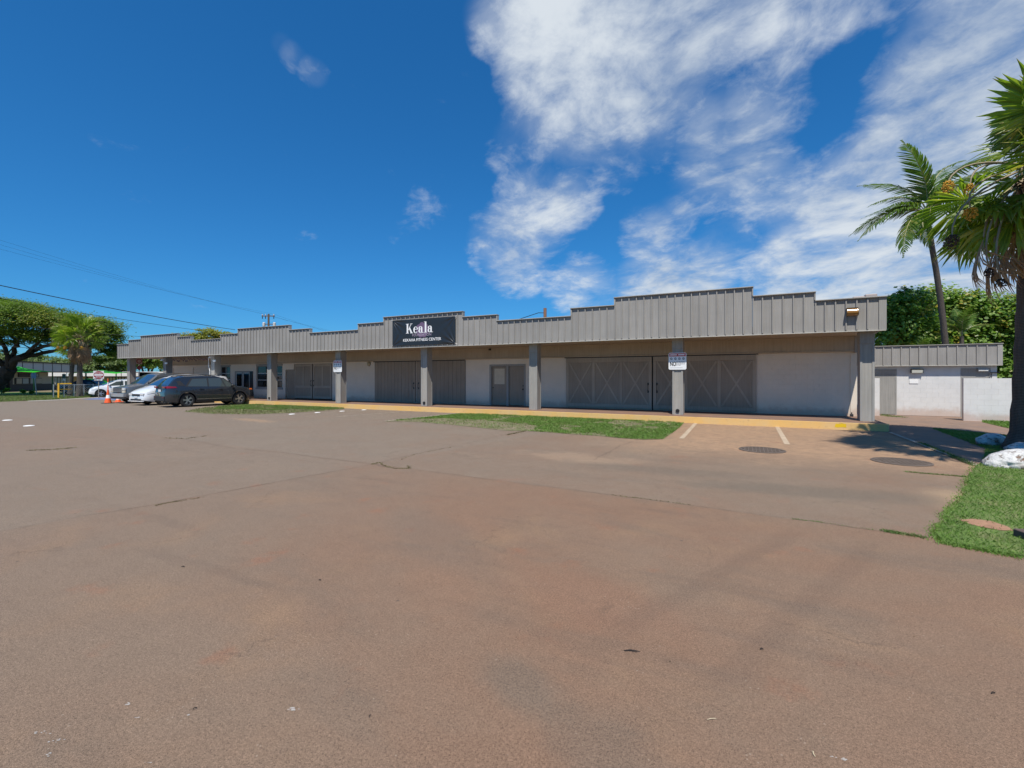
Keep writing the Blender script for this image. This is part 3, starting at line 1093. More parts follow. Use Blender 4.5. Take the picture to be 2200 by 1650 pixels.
def block_wall(parent, x0, x1, y, z0, z1, skip=(), bl=.406, bh=.203, m=M_BLOCK, jt=.0016, jy=.0007):
    cache = {}
    r_ = 0
    z = z0
    while z < z1 - .02:
        h_ = min(bh, z1 - z)
        x = x0 - (bl / 2 if r_ % 2 else 0)
        while x < x1 - .01:
            a, b = max(x, x0), min(x + bl, x1)
            x += bl
            segs = [(a, b)]
            for (sa, sb, sz0, sz1) in skip:
                if z + h_ > sz0 + .01 and z < sz1 - .01:
                    ns = []
                    for (p, r2) in segs:
                        if r2 <= sa or p >= sb:
                            ns.append((p, r2))
                        else:
                            if p < sa - .02:
                                ns.append((p, sa))
                            if r2 > sb + .02:
                                ns.append((sb, r2))
                    segs = ns
            for (p, r2) in segs:
                if r2 - p < .03:
                    continue
                key = (round(r2 - p, 3), round(h_, 3))
                if key not in cache:
                    cache[key] = MB().bev(jt / 2, r2 - p - jt / 2, 0, .05, jt / 2, h_ - jt / 2, .0012).mesh('block', m)
                link('block', cache[key], parent, Vector((p, y + random.uniform(-jy, jy), z)) - wo_of(parent))
        z += bh
        r_ += 1


block_wall(bld, XR, 3.80, YW, ZW + .002, 2.64, (), .406, .203, M_WALL, .001, .0003)
# header beam over the doors
MB().box(-43.7, 3.70, YW - .17, YW - .002, 2.64, ZB + .018).build('header_beam', M_SOFF, bld)
MB().box(3.702, 3.80, YW - .19, YW - .002, 2.60, ZB + .018).build('end_trim', M_TRIM, bld)
MB().box(3.60, 3.80, YW - .02, YW - .0025, ZW, 2.60).build('corner_board', M_WALL, bld)
MB().bev(-43.7, 3.70, YW - .2, YW - .171, 2.64, 2.69, .004).build('trim_strip', M_SOFF, bld)
x_, z_ = onY(1585 + 13, 742, YW - .17)
MB().box(x_ - .16, x_ + .16, YW - .19, YW - .171, 2.92, 3.10).build('access_hatch', M_SOFF, bld)


def boards_leaf(x0, x1, z0, z1, y, bays, name='barn_door'):
    """sliding leaf: backing sheet, stiles, rails and crossed braces"""
    d = MB().box(x0, x1, y, y + .035, z0, z1).build(name, M_DOOR, bld)
    yb = y - .022
    bw = (x1 - x0 - .14) / bays
    st = .15
    MB().bev(x0, x1, yb, y - .001, z1 - .22, z1, .004).build('rail', M_DOOR_LIT, d)
    MB().bev(x0, x1, yb, y - .001, z0, z0 + .17, .004).build('rail', M_DOOR_LIT, d)
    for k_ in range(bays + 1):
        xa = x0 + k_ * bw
        MB().bev(xa, xa + st - .01, yb, y - .001, z0 + .173, z1 - .223, .004).build('stile', M_DOOR_LIT, d)
    for k_ in range(bays):
        a, b = x0 + k_ * bw + st - .01, x0 + (k_ + 1) * bw
        A, B = Vector((a, yb + .008, z0 + .18)), Vector((b, yb + .008, z1 - .23))
        for (p, r2, off) in ((A, B, 0.0), (Vector((a, A.y, B.z)), Vector((b, A.y, A.z)), .003)):
            n = (r2 - p).normalized()
            s = Vector((-n.z, 0, n.x)) * .082
            pts_ = [p + s, p - s, r2 - s, r2 + s]
            pts_ = [Vector((min(max(t_.x, a + .002), b - .002), 0, min(max(t_.z, A.z), B.z))) for t_ in pts_]
            vs_ = [(t_.x, yb + off, t_.z) for t_ in pts_] + [(t_.x, y - .001, t_.z) for t_ in pts_]
            MB().add(vs_, [(0, 1, 2, 3), (7, 6, 5, 4), (0, 4, 5, 1), (1, 5, 6, 2), (2, 6, 7, 3), (3, 7, 4, 0)]).build('brace', M_DOOR_LIT, d)
    return d


def pull(d, x, z, y, h=.36):
    q = MB()
    q.tube([(x, y, z - h / 2), (x, y - .07, z - h / 2 + .03), (x, y - .07, z + h / 2 - .03), (x, y, z + h / 2)], .014, 6)
    q.box(x - .03, x + .03, y - .008, y, z - h / 2 - .05, z - h / 2 + .05)
    q.box(x - .03, x + .03, y - .008, y, z + h / 2 - .05, z + h / 2 + .05)
    q.build('handle', M_BLACK, d)


d = boards_leaf(-8.03, -3.87, .20, 2.60, YW - .07, 3)
pull(d, -4.03, 1.17, YW - .092)
d = boards_leaf(-3.81, 0.372, .20, 2.60, YW - .07, 3)
pull(d, -3.64, 1.17, YW - .092)
MB().box(-3.868, -3.812, YW - .03, YW - .003, ZW, 2.6).build('door_gap', M_DARK, bld)
MB().box(-8.1, .45, YW - .13, YW - .11, 2.60, 2.66).build('door_track', M_BLACK, bld)


def plank_leaf(x0, x1, z0, z1, y, n):
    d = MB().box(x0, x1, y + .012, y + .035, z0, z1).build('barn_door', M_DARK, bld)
    w_ = (x1 - x0) / n
    pm = MB().bev(.005, w_ - .005, 0, .011, 0, z1 - z0, .003).mesh('plank', M_DOOR)
    for i in range(n):
        link('plank', pm, d, Vector((x0 + i * w_, y + random.uniform(-.003, .003), z0)) - wo_of(d))
    return d


d = plank_leaf(-20.70, -17.49, .18, 2.60, YW - .05, 12)
pull(d, -17.62, 1.15, YW - .052, .3)
d = plank_leaf(-17.42, -14.02, .18, 2.60, YW - .05, 12)
pull(d, -17.27, 1.15, YW - .052, .3)
MB().box(-20.75, -14.0, YW - .12, YW - .1, 2.59, 2.64).build('door_track', M_BLACK, bld)

# pair of plain doors in one frame
fr = MB()
for (a, b) in ((-12.47, -12.35), (-11.43, -11.30), (-10.39, -10.31)):
    fr.bev(a, b, YW - .03, YW + .12, ZW, 2.34, .004)
fr.bev(-12.349, -11.431, YW - .03, YW + .12, 2.24, 2.34, .004)
fr.bev(-11.299, -10.391, YW - .03, YW + .12, 2.24, 2.34, .004)
fr.build('door_frame', M_TRIM, bld)
for i, (a, b) in enumerate(((-12.346, -11.434), (-11.296, -10.394))):
    d = MB().bev(a, b, YW + .05, YW + .095, ZW + .02, 2.235, .003).build('door', M_DOOR, bld)
    if i == 0:
        MB().bev(-12.20, -11.57, YW + .043, YW + .049, 1.28, 2.12, .002).build('window_panel', mat('tan_blind', (.56, .49, .37), .6, vary=.1, vscale=5), d)
        MB().lathe([(.022, -.05), (.03, -.03), (.022, 0)], (-12.27, YW + .05, 1.09), 10, 'y').build('handle', M_BLACK, d)
    else:
        q = MB().lathe([(.035, -.06), (.045, -.035), (.02, -.02), (.02, 0)], (-10.47, YW + .05, 1.02), 12, 'y')
        q.lathe([(.03, -.02), (.03, 0)], (-10.47, YW + .05, 1.20), 10, 'y')
        q.build('handle', M_BLACK, d)

# panelled double door with a narrow side leaf
yd = YW + .05
d = MB().box(-28.17, -26.42, yd, yd + .04, .2, 2.56).build('panelled_door', M_DOOR, bld)
e = MB().box(-26.33, -24.55, yd, yd + .04, .2, 2.56).build('panelled_door', M_DOOR, bld)
for dd, a, b in ((d, -28.17, -26.42), (e, -26.33, -24.55)):
    for (p, r2, s0, s1) in ((a, b, .2, .36), (a, b, .93, 1.08), (a, b, 2.4, 2.56)):
        MB().bev(p, r2, yd - .02, yd - .001, s0, s1, .004).build('rail', M_DOOR_LIT, dd)
    for p in (a, (a + b) / 2 - .05, b - .13):
        MB().bev(p, p + .13, yd - .02, yd - .001, 1.083, 2.397, .004).build('stile', M_DOOR_LIT, dd)
    for p in (a, b - .13):
        MB().bev(p, p + .13, yd - .02, yd - .001, .363, .927, .004).build('stile', M_DOOR_LIT, dd)
    pull(dd, -26.5 if dd is d else -26.25, 1.25, yd - .02, .34)
f_ = MB().box(-29.02, -28.19, yd + .02, yd + .05, ZW + .02, 2.18).build('side_door', M_DOOR, bld)
MB().box(-29.07, -28.19, YW - .02, YW + .1, 2.19, 2.58).build('infill_panel', M_WALL, bld)
MB().box(-24.53, -24.47, YW + .01, YW + .12, ZW, 2.57).build('door_post', M_BLACK, bld)


def window(x0, x1, z0, z1, nx, nz, y=YW + .03):
    fr = MB()
    t_ = .055
    fr.box(x0, x0 + t_, y, y + .07, z0, z1).box(x1 - t_, x1, y, y + .07, z0, z1)
    fr.box(x0 + t_, x1 - t_, y, y + .07, z0, z0 + t_).box(x0 + t_, x1 - t_, y, y + .07, z1 - t_, z1)
    w_ = fr.build('window', M_TRIM, bld)
    pw_, ph_ = (x1 - x0 - 2 * t_) / nx, (z1 - z0 - 2 * t_) / nz
    for i in range(nx):
        for k_ in range(nz):
            a, c = x0 + t_ + i * pw_, z0 + t_ + k_ * ph_
            MB().box(a + .012, a + pw_ - .012, y + .04, y + .046, c + .012, c + ph_ - .012).build('pane', M_GLASS, w_)
    g_ = MB()
    for i in range(1, nx):
        a = x0 + t_ + i * pw_
        g_.box(a - .02, a + .02, y + .012, y + .039, z0 + t_, z1 - t_)
    for k_ in range(1, nz):
        c = z0 + t_ + k_ * ph_
        for i in range(nx):
            a = x0 + t_ + i * pw_
            g_.box(a + .021, a + pw_ - .021, y + .014, y + .039, c - .02, c + .02)
    g_.build('glazing_bar', M_ALU, w_)
    MB().bev(x0 - .07, x1 + .07, YW - .035, YW - .001, z0 - .12, z0 - .002, .004).build('sill', M_TRIM, w_)
    MB().bev(x0 - .07, x1 + .07, YW - .03, YW - .001, z1 + .002, z1 + .1, .004).build('head_trim', M_TRIM, w_)
    return w_


window(-32.27, -29.42, .9, 2.5, 2, 3)
window(-36.62, -35.43, .93, 2.5, 2, 3)
# glazed double door
fr = MB()
for (a, b) in ((-34.86, -34.76), (-33.99, -33.91), (-33.13, -33.03)):
    fr.box(a, b, YW + .02, YW + .1, ZW, 2.12)
fr.box(-34.76, -33.99, YW + .02, YW + .1, 2.02, 2.12).box(-33.91, -33.13, YW + .02, YW + .1, 2.02, 2.12)
fr.build('door_frame', M_TRIM, bld)
for (a, b) in ((-34.755, -33.995), (-33.905, -33.135)):
    d = MB().box(a, a + .06, YW + .04, YW + .08, ZW + .02, 2.015).box(b - .06, b, YW + .04, YW + .08, ZW + .02, 2.015).box(a + .06, b - .06, YW + .04, YW + .08, ZW + .02, .24).box(a + .06, b - .06, YW + .04, YW + .08, 1.95, 2.015).build('glazed_door', M_ALU, bld)
    MB().box(a + .061, b - .061, YW + .055, YW + .062, .241, 1.949).build('pane', M_GLASS, d)
MB().bev(-33.0, -32.66, YW - .05, YW - .002, .6, 2.1, .01).build('notice_case', M_BLACK, bld)
# roll-up doors at the far bay
for (a, b) in ((-43.3, -40.55), (-40.35, -37.5)):
    d = MB().box(a, b, YW + .07, YW + .1, ZW, 2.45).build('roll_up_door', M_WALL, bld)
    sm = MB().bev(0.003, b - a - .003, 0, .02, .004, .2, .006).mesh('slat', M_WALL)
    for k_ in range(11):
        link('slat', sm, d, Vector((a, YW + .049, ZW + .05 + k_ * .206)) - wo_of(d))

# columns -----------------------------------------------------------------
CX = [3.51, -2.66, -9.04, -15.35, -21.63, -27.84, -33.96, -40.15, -46.01 + .45]
M_COLS = siding('column_siding', (0.315, 0.300, 0.272))
for i, x in enumerate(CX):
    w_, dp = .383, .45
    c = MB().box(x + .035, x + w_ - .035, YC + .022, YC + dp - .02, ZW, ZB - .002).box(x + .001, x + .034, YC + .04, YC + dp - .04, ZW, ZB - .002).box(x + w_ - .034, x + w_ - .001, YC + .04, YC + dp - .04, ZW, ZB - .002)
    c = c.build('column', M_COLS, bld)
    for xa in (x - .012, x + w_ - .058):
        MB().bev(xa, xa + .07, YC, YC + .034, ZW + .002, 2.80, .004).build('corner_trim', M_TRIM, c)
        MB().bev(xa, xa + .07, YC + dp - .034, YC + dp, ZW + .002, 2.80, .004).build('corner_trim', M_TRIM, c)
    MB().bev(x - .02, x + w_ + .012, YC - .012, YC + dp + .012, 2.803, ZB - .004, .006).build('column_cap', M_TRIM, c)
    if i in (1, 3, 5):
        MB().lathe([(.055, -.012), (.075, -.012), (.075, .03), (.05, .03)], (x + .19, YC + .0, ZW + .16), 16, 'y').build('drain_outlet', M_BLACK, c)

# lamp on the fascia
xa, za = onY(1817.8, 680, YF)
xb, zb = onY(1841.7, 662, YF)
lp = empty('wall_lamp', ((xa + xb) / 2, YF - .048, (za + zb) / 2), 'old bronze wall pack lamp on the right end of the stepped fascia', 'lamp', )
q = MB()
ww, hh = .165, .125
prof = [(-.0, -hh), (-.10, -hh * .95), (-.16, -hh * .45), (-.17, .0), (-.15, hh * .7), (-.06, hh), (0, hh)]
vs_ = [(sx, y_, z_) for sx in (-ww + .012, ww - .012) for (y_, z_) in prof]
np_ = len(prof)
q.add(vs_, [(k_, k_ + 1, np_ + k_ + 1, np_ + k_) for k_ in range(np_ - 1)])
M_AMB = mat('amber_glass', (0.33, 0.16, 0.035), 0.2, spec=.7, coat=.5)
q.build('amber_lens', M_AMB, lp, local=True, smooth=True)
M_BRZ = mat('aged_bronze', (0.10, 0.075, 0.045), 0.5, metal=.4)
q = MB()
for sx in (-ww, ww - .012):
    pts_ = [(sx, y_ * 1.03, z_ * 1.04) for (y_, z_) in prof] + [(sx + .012, y_ * 1.03, z_ * 1.04) for (y_, z_) in prof]
    q.add(pts_, [tuple(range(np_)), tuple(range(2 * np_ - 1, np_ - 1, -1))] + [(k_, (k_ + 1) % np_, np_ + (k_ + 1) % np_, np_ + k_) for k_ in range(np_)])
q.box(-ww + .012, ww - .012, -.12, 0, hh + .001, hh + .016).box(-ww + .012, ww - .012, 0.002, .012, -hh, hh)
q.build('housing', M_BRZ, lp, local=True)

# ------------------------------------------------------------------ banner
bx0, bx1, bz0, bz1 = -16.80, -12.80, 3.315, 4.665
ban = empty('banner', ((bx0 + bx1) / 2, YF - .062, (bz0 + bz1) / 2), 'black fitness center banner with white lettering tied to the fascia', 'banner')
BW, BH = bx1 - bx0, bz1 - bz0
nx, nz = 200, 80
XX, ZZ = np.meshgrid(np.linspace(-BW / 2, BW / 2, nx), np.linspace(-BH / 2, BH / 2, nz))
D = np.zeros_like(XX)
for cx_, cz_, amp, fr_ in ((-BW / 2, BH / 2, 1, 17), (BW / 2, BH / 2, .6, 13), (BW / 2, -BH / 2, .9, 15), (-BW / 2, -BH / 2, .6, 12)):
    dx, dz = XX - cx_, ZZ - cz_
    rr = np.hypot(dx, dz)
    th = np.arctan2(np.abs(dz), np.abs(dx))
    D += amp * .020 * np.sin(th * fr_ + cx_) * np.clip(rr * 5, 0, 1) * np.exp(-(rr / .75) ** 2)
D += .006 * np.sin(XX * 2.3 + 1) * np.cos(ZZ * 2.9)
V = np.stack([XX.ravel(), (D - .008).ravel(), ZZ.ravel()], 1)
idx = np.arange(nx * nz).reshape(nz, nx)
Fq = np.stack([idx[:-1, :-1].ravel(), idx[:-1, 1:].ravel(), idx[1:, 1:].ravel(), idx[1:, :-1].ravel()], 1)
link('banner_sheet', npmesh('banner_sheet', V, Fq, mat('black_vinyl', (0.016, 0.019, 0.023), 0.38, spec=.6), True), ban)
q = MB()
for cx_, cz_ in ((-1, 1), (1, 1), (-1, -1), (1, -1)):
    q.tube([(cx_ * BW * .495, -.01, cz_ * BH * .48), (cx_ * (BW / 2 + .1), .02, cz_ * (BH / 2 + .04))], .006, 5)
q.build('tie', M_WHITE, ban, local=True)
M_PRINT = mat('white_print', (0.80, 0.80, 0.80), 0.5)
M_PRINTP = mat('mauve_print', (0.135, 0.088, 0.155), 0.55)
M_PRINTG = mat('grey_mauve_print', (0.40, 0.33, 0.42), 0.55)


def flat(name, polys, m, y, parent):
    """flat print: list of 2D polygons (x, z)"""
    q = MB()
    for ip_, pl in enumerate(polys):
        bm = bmesh.new()
        vv = [bm.verts.new((px_, y - (ip_ % 40) * .00006, pz_)) for px_, pz_ in pl]
        f = bm.faces.new(vv)
        bmesh.ops.triangulate(bm, faces=[f])
        bm.verts.index_update()
        q.add([v_.co for v_ in bm.verts], [[v_.index for v_ in f2.verts] for f2 in bm.faces])
        bm.free()
    return q.build(name, m, parent, local=True, fix=False)


def ring(cx_, cz_, ro, rz, ri, rzi, a0=0, a1=360, n=28, shift=0):
    out = []
    for k_ in range(n + 1):
        a = R(a0 + (a1 - a0) * k_ / n)
        out.append((cx_ + ro * math.cos(a), cz_ + rz * math.sin(a)))
    inn = []
    for k_ in range(n + 1):
        a = R(a0 + (a1 - a0) * k_ / n)
        inn.append((cx_ + shift + ri * math.cos(a), cz_ + rzi * math.sin(a)))
    return [[out[k_], out[k_ + 1], inn[k_ + 1], inn[k_]] for k_ in range(n)]


def rect(a, b, c, d):
    return [[(a, c), (b, c), (b, d), (a, d)]]


def keala(x0, z0, s):
    """the serif word in heavy contrast strokes; s is the capital height"""
    P = []
    T = lambda pl: [(x0 + px_ * s, z0 + pz_ * s) for px_, pz_ in pl]
    K = rect(.10, .30, 0, 1) + rect(0, .40, 0, .045) + rect(0, .40, .955, 1)
    K += [[(.30, .40), (.36, .34), (.72, .97), (.66, .97)]] + rect(.54, .86, .955, 1)
    K += [[(.38, .56), (.50, .66), (.86, .03), (.62, .03)]] + rect(.56, .96, 0, .045)
    e = ring(1.27, .33, .30, .345, .14, .30, 8, 360, 30, .03)
    e += rect(1.12, 1.545, .36, .41)
    e = [p for p in e if not (min(t_[0] for t_ in p) > 1.38 and max(t_[1] for t_ in p) < .34 and min(t_[1] for t_ in p) > .12)]
    a = rect(1.96, 2.14, .05, .48) + ring(1.89, .47, .25, .205, .08, .165, 0, 175, 20) + [[(1.66, .50), (1.80, .50), (1.80, .40), (1.66, .40)]]
    a += ring(1.87, .21, .245, .215, .08, .165, 60, 330, 24, .02) + [[(2.02, .0), (2.28, .0), (2.28, .05), (2.14, .06), (2.14, .15), (1.96, .15)]]
    l_ = rect(2.44, 2.64, 0, 1.12) + rect(2.34, 2.74, 0, .045) + rect(2.35, 2.5, 1.075, 1.12)
    a2 = [[(px_ + 1.18, pz_) for px_, pz_ in pl] for pl in a]
    for pl in K + e + a + l_ + a2:
        P.append(T(pl))
    return P


flat('lettering', keala(-1.08, -.05, .50), M_PRINT, -.020, ban)
# mauve flower shape behind the word
pet = []
for k_ in range(96):
    a = 2 * math.pi * k_ / 96
    r_ = .40 * (.86 + .16 * abs(math.cos(3.5 * a + .6)) + .05 * math.cos(a - 1.2))
    pet.append((-.03 + r_ * math.cos(a) * 1.04, .07 + r_ * math.sin(a)))
flat('flower_emblem', [pet], M_PRINTP, -.0165, ban)


def words(txt, x, z, size, m, y, parent, sx=1.0, bold=0.0, name='lettering', align='CENTER', rot=(R(90), 0, 0)):
    cu = bpy.data.curves.new(name, 'FONT')
    cu.body = txt
    cu.size = size
    cu.align_x = align
    cu.offset = bold
    cu.fill_mode = 'FRONT'
    cu.resolution_u = 3
    cu.materials.append(m)
    tmp = bpy.data.objects.new('text', cu)
    COL.objects.link(tmp)
    bpy.context.view_layer.update()
    me = bpy.data.meshes.new_from_object(tmp.evaluated_get(bpy.context.evaluated_depsgraph_get()))
    bpy.data.objects.remove(tmp)
    bpy.data.curves.remove(cu)
    me.name = name
    if not me.materials:
        me.materials.append(m)
    o = bpy.data.objects.new(name, me)
    COL.objects.link(o)
    o.parent = parent
    o.location = (x, y, z)
    o.rotation_euler = rot
    o.scale = (sx, 1, 1)
    return o


words('FOUNDATION', -.06, -.215, .185, M_PRINTG, -.020, ban, 1.0, 0.0)
words('KEKAHA FITNESS CENTER', -.06, -.47, .205, M_PRINT, -.020, ban, 1.02, .0025)

# ------------------------------------------------------------------ notice boards on two columns
def notice(xc, zc, label):
    s_ = empty('notice_sign', (xc, YC - .03, zc), label, 'sign')
    q = MB().prism([(x_, z_) for x_, z_ in [(-.34, -.30), (-.30, -.34), (.30, -.34), (.34, -.30), (.34, .30), (.30, .34), (-.30, .34), (-.34, .30)]], -.006, .006)
    q.v = [(p[0], p[2], p[1]) for p in q.v]
    q.build('sign_board', mat('white_sign_face', (.78, .79, .80), .35), s_, local=True)
    flat('red_band', rect(-.315, .315, .19, .315), mat('red_print', (.45, .045, .06), .4), -.008, s_)
    P = rect(-.28, -.02, .235, .275) + rect(.03, .27, .235, .275)
    flat('band_lettering', P, M_PRINT, -.0095, s_)
    P = []
    for k_ in range(4):
        cx_ = -.235 + k_ * .155
        P += ring(cx_, .10, .045, .05, .030, .034, 0, 360, 14) + [[(cx_ - .03, .13), (cx_ - .02, .14), (cx_ + .03, .07), (cx_ + .02, .06)]]
    flat('pictograms', P, M_BLACK, -.008, s_)
    words('NO', -.29, -.19, .24, M_BLACK, -.008, s_, .62, .008, align='LEFT')
    P = []
    for k_ in range(4):
        x1_ = (.27, .29, .28, .12)[k_]
        xa_ = -.05
        while xa_ < x1_:
            wl = random.uniform(.03, .09)
            P += rect(xa_, min(xa_ + wl, x1_), -.035 - k_ * .045, -.013 - k_ * .045)
            xa_ += wl + .014
    P += rect(-.28, .2, -.27, -.262)
    flat('small_print', P, mat('grey_print', (.25, .25, .26), .5), -.008, s_)
    MB().box(-.1, .1, .007, .03, -.33, .33).build('backing', M_GALV, s_, local=True)
    return s_


notice(-2.66 + .19, 2.30, 'white NO notice board on the column right of the wide brace doors')
notice(-21.63 + .19, 2.30, 'white NO notice board on the column left of the banner')

# ------------------------------------------------------------------ restroom block
YR = 26.6
rst = empty('restroom_building', (7, 27, 0), 'low white block restroom with taupe batten fascia behind the right end', 'building')
GR = G + .012
xl, xr = 4.3, onY(2142, 790, YR)[0]
YRF = YR - .22
fx1, fz0 = onY(2153.8, 783.3, YRF)
fz1 = onY(2153.8, 738.6, YRF)[1]
dA0, dA1 = onY(1874, 800, YR)[0], onY(1926.5, 800, YR)[0]
dB0, dB1 = onY(2064, 795, YR)[0], onY(2128, 795, YR)[0]
dz = onY(1926, 793.5, YR)[1]
MB().box(xl, xr, YR + .012, YR + .2, GR, fz0 + .02).build('mortar', M_BLOCK, rst)
MB().box(xl, xl + .2, YR + .21, YR + 2.8, GR, fz0 + .02).box(xr - .2, xr, YR + .21, YR + 2.8, GR, fz0 + .02).box(xl, xr, YR + 2.81, YR + 3.0, GR, fz0 + .02).build('wall', M_BLOCK, rst)
block_wall(rst, xl, xr, YR, GR + .01, fz0 + .01, [(dA0, dA1, 0, dz), (dB0, dB1, 0, dz + .02)])
M_RD = siding('grey_door', (0.29, 0.28, 0.26), False)
for a, b, zt in ((dA0, dA1, dz), (dB0, dB1, dz + .02)):
    MB().box(a, a + .05, YR - .012, YR + .011, GR, zt).box(b - .05, b, YR - .012, YR + .011, GR, zt).box(a + .05, b - .05, YR - .012, YR + .011, zt - .2, zt).build('door_frame', M_TRIM, rst)
    d = MB().bev(a + .052, b - .052, YR - .003, YR + .011, GR + .03, zt - .203, .003).build('door', M_RD, rst)
    for k_ in (.25, 1.0, 1.6):
        MB().box(b - .058, b - .046, YR - .02, YR - .013, GR + k_, GR + k_ + .1).build('hinge', M_GALV, d)
k = round((fx1 - .16 - xl) / .31)
sp_ = (fx1 - .16 - xl) / k
pm = MB().box(0.004, sp_ - 0.004, 0, 0.018, 0, fz1 - fz0).mesh('fascia_panel', M_SIDE)
bm_ = MB().bev(-0.021, 0.021, -0.034, 0.0, 0.02, fz1 - fz0 - .002, .004).mesh('batten', M_SIDE)
for i in range(k):
    link('fascia_panel', pm, rst, Vector((xl + i * sp_, YRF, fz0)) - wo_of(rst))
    link('batten', bm_, rst, Vector((xl + i * sp_, YRF, fz0)) - wo_of(rst))
MB().bev(fx1 - .16, fx1, YRF - .03, YRF + .1, fz0, fz1, .005).build('corner_board', M_TRIM, rst)
MB().bev(xl, fx1 + .02, YRF - .06, YRF + .16, fz1 + .002, fz1 + .03, .005).build('cap_board', M_TRIM, rst)
MB().box(xl, fx1, YRF - .03, YRF + .1, fz0 - .03, fz0 - .003).build('drip_edge', M_LEDGE, rst)
MB().box(xl, fx1 - .01, YRF + .02, YRF + .1, fz0 + .05, fz1 - .002).build('parapet', M_SIDE, rst)
MB().box(xl, fx1 - .01, YRF + .102, YR + 3.1, fz0 + .022, fz0 + .1).build('roof', M_ROOF, rst)
# lamp, notice and flood light on the restroom wall
xa, za = onY(1968.5, 797, YR)
L_ = empty('wall_lamp', (xa, YR - .01, za), 'dark wall lamp with pale lens between the restroom doors', 'lamp')
q = MB().bev(-.21, .21, -.16, 0, .05, .09, .01).box(-.21, -.19, -.15, 0, -.09, .05).box(.19, .21, -.15, 0, -.09, .05).box(-.19, .19, -.02, 0, -.09, .05)
q.build('housing', mat('dark_bronze', (.035, .035, .03), .45), L_, local=True)
MB().add([(-.188, -.13, -.085), (.188, -.13, -.085), (.188, -.15, .048), (-.188, -.15, .048), (-.188, -.03, -.088), (.188, -.03, -.088)], [(0, 1, 2, 3), (0, 4, 5, 1)]).build('lens', mat('frosted_lens', (.55, .56, .5), .25), L_, local=True)
xa, za = onY(1963, 820, YR)
q = MB().bev(-.155, .155, -.02, 0, -.085, .085, .004)
o = q.build('notice_plate', M_WHITE)
o.location = (xa, YR - .001, za)
tag(o, 'blank white plate under the dark lamp on the restroom wall', 'sign')
xa, za = onY(2110, 795, YR)
L_ = empty('flood_light', (xa, YR - .02, za), 'white twin fluorescent lamp above the right restroom door', 'lamp')
MB().bev(-.17, .17, -.13, 0, -.005, .06, .01).build('housing', M_GALV, L_, local=True)
MB().lathe([(.022, -.15), (.022, .15)], (0, -.1, -.03), 8, 'x').lathe([(.022, -.15), (.022, .15)], (0, -.04, -.03), 8, 'x').build('tube_lamp', M_WHITE, L_, local=True)
xa, za = onY(2130, 802, YR)
o = MB().tube([(.2, -.05, .03), (0, -.09, .03), (-.03, -.09, -.02), (-.03, -.09, -.28)], .014, 6).box(-.04, .24, -.06, -.02, .02, .05).build('conduit_bracket', M_BLACK)
o.location = (xa, YR, za)
tag(o, 'black conduit bracket beside the right restroom door', 'bracket')

# privacy wall
pa, pb = gp(2069, 902.5), gp(2179, 911)
yp = (pa[1] + pb[1]) / 2 + .1
x0, x1 = onY(2070, 850, yp)[0], onY(2178, 850, yp)[0]
zt = onY(2120, 812.6, yp)[1]
pv = empty('privacy_wall', ((x0 + x1) / 2, yp, G), 'short white block screen wall in front of the right restroom door', 'wall')
nb = 8
bh = (zt - G) / nb
MB().box(x0 + .004, x1 - .004, yp + .05, yp + .17, G, zt - .004).build('mortar', M_BLOCK, pv)
block_wall(pv, x0, x1, yp, G, zt, (), .406, bh)
# low block wall left of the first restroom door
xa = onY(1879, 850, 25.8)[0]
xb = onY(1890, 850, 25.8)[0]
zt2 = onY(1884, 812.5, 25.8)[1]
pv2 = empty('privacy_wall', ((xa + xb) / 2, 25.8, G), 'narrow white block wall end beside the left restroom door', 'wall')
MB().box(xb - .45, xb - .004, 25.85, 25.95, G, zt2 - .004).build('mortar', M_BLOCK, pv2)
block_wall(pv2, xb - .45, xb, 25.8, G, zt2, (), .45, (zt2 - G) / 8)
# ------------------------------------------------------------------ cars
M_TYRE = mat('tyre_rubber', (0.014, 0.014, 0.015), 0.8)
M_RIM = mat('alloy_rim', (0.50, 0.51, 0.52), 0.3, metal=.85)
M_CGLASS = mat('tinted_car_glass', (0.055, 0.070, 0.068), 0.05, spec=.8, coat=.4)
M_CGLASSB = mat('blue_car_glass', (0.02, 0.05, 0.10), 0.03, spec=1.0, coat=.8)
M_PLAST = mat('black_car_plastic', (0.022, 0.022, 0.024), 0.55)
M_LAMPC = mat('clear_lamp', (0.62, 0.63, 0.62), 0.12, spec=.8, coat=.6)
M_LAMPR = mat('red_lamp', (0.20, 0.008, 0.016), 0.15, coat=.6)
M_LAMPO = mat('orange_lamp', (0.72, 0.16, 0.03), 0.2, coat=.5)
M_PLATE = mat('number_plate', (0.62, 0.64, 0.66), 0.4)


def paint(name, col, metal=.0):
    return mat(name, col, 0.25, metal=metal, coat=1.0)


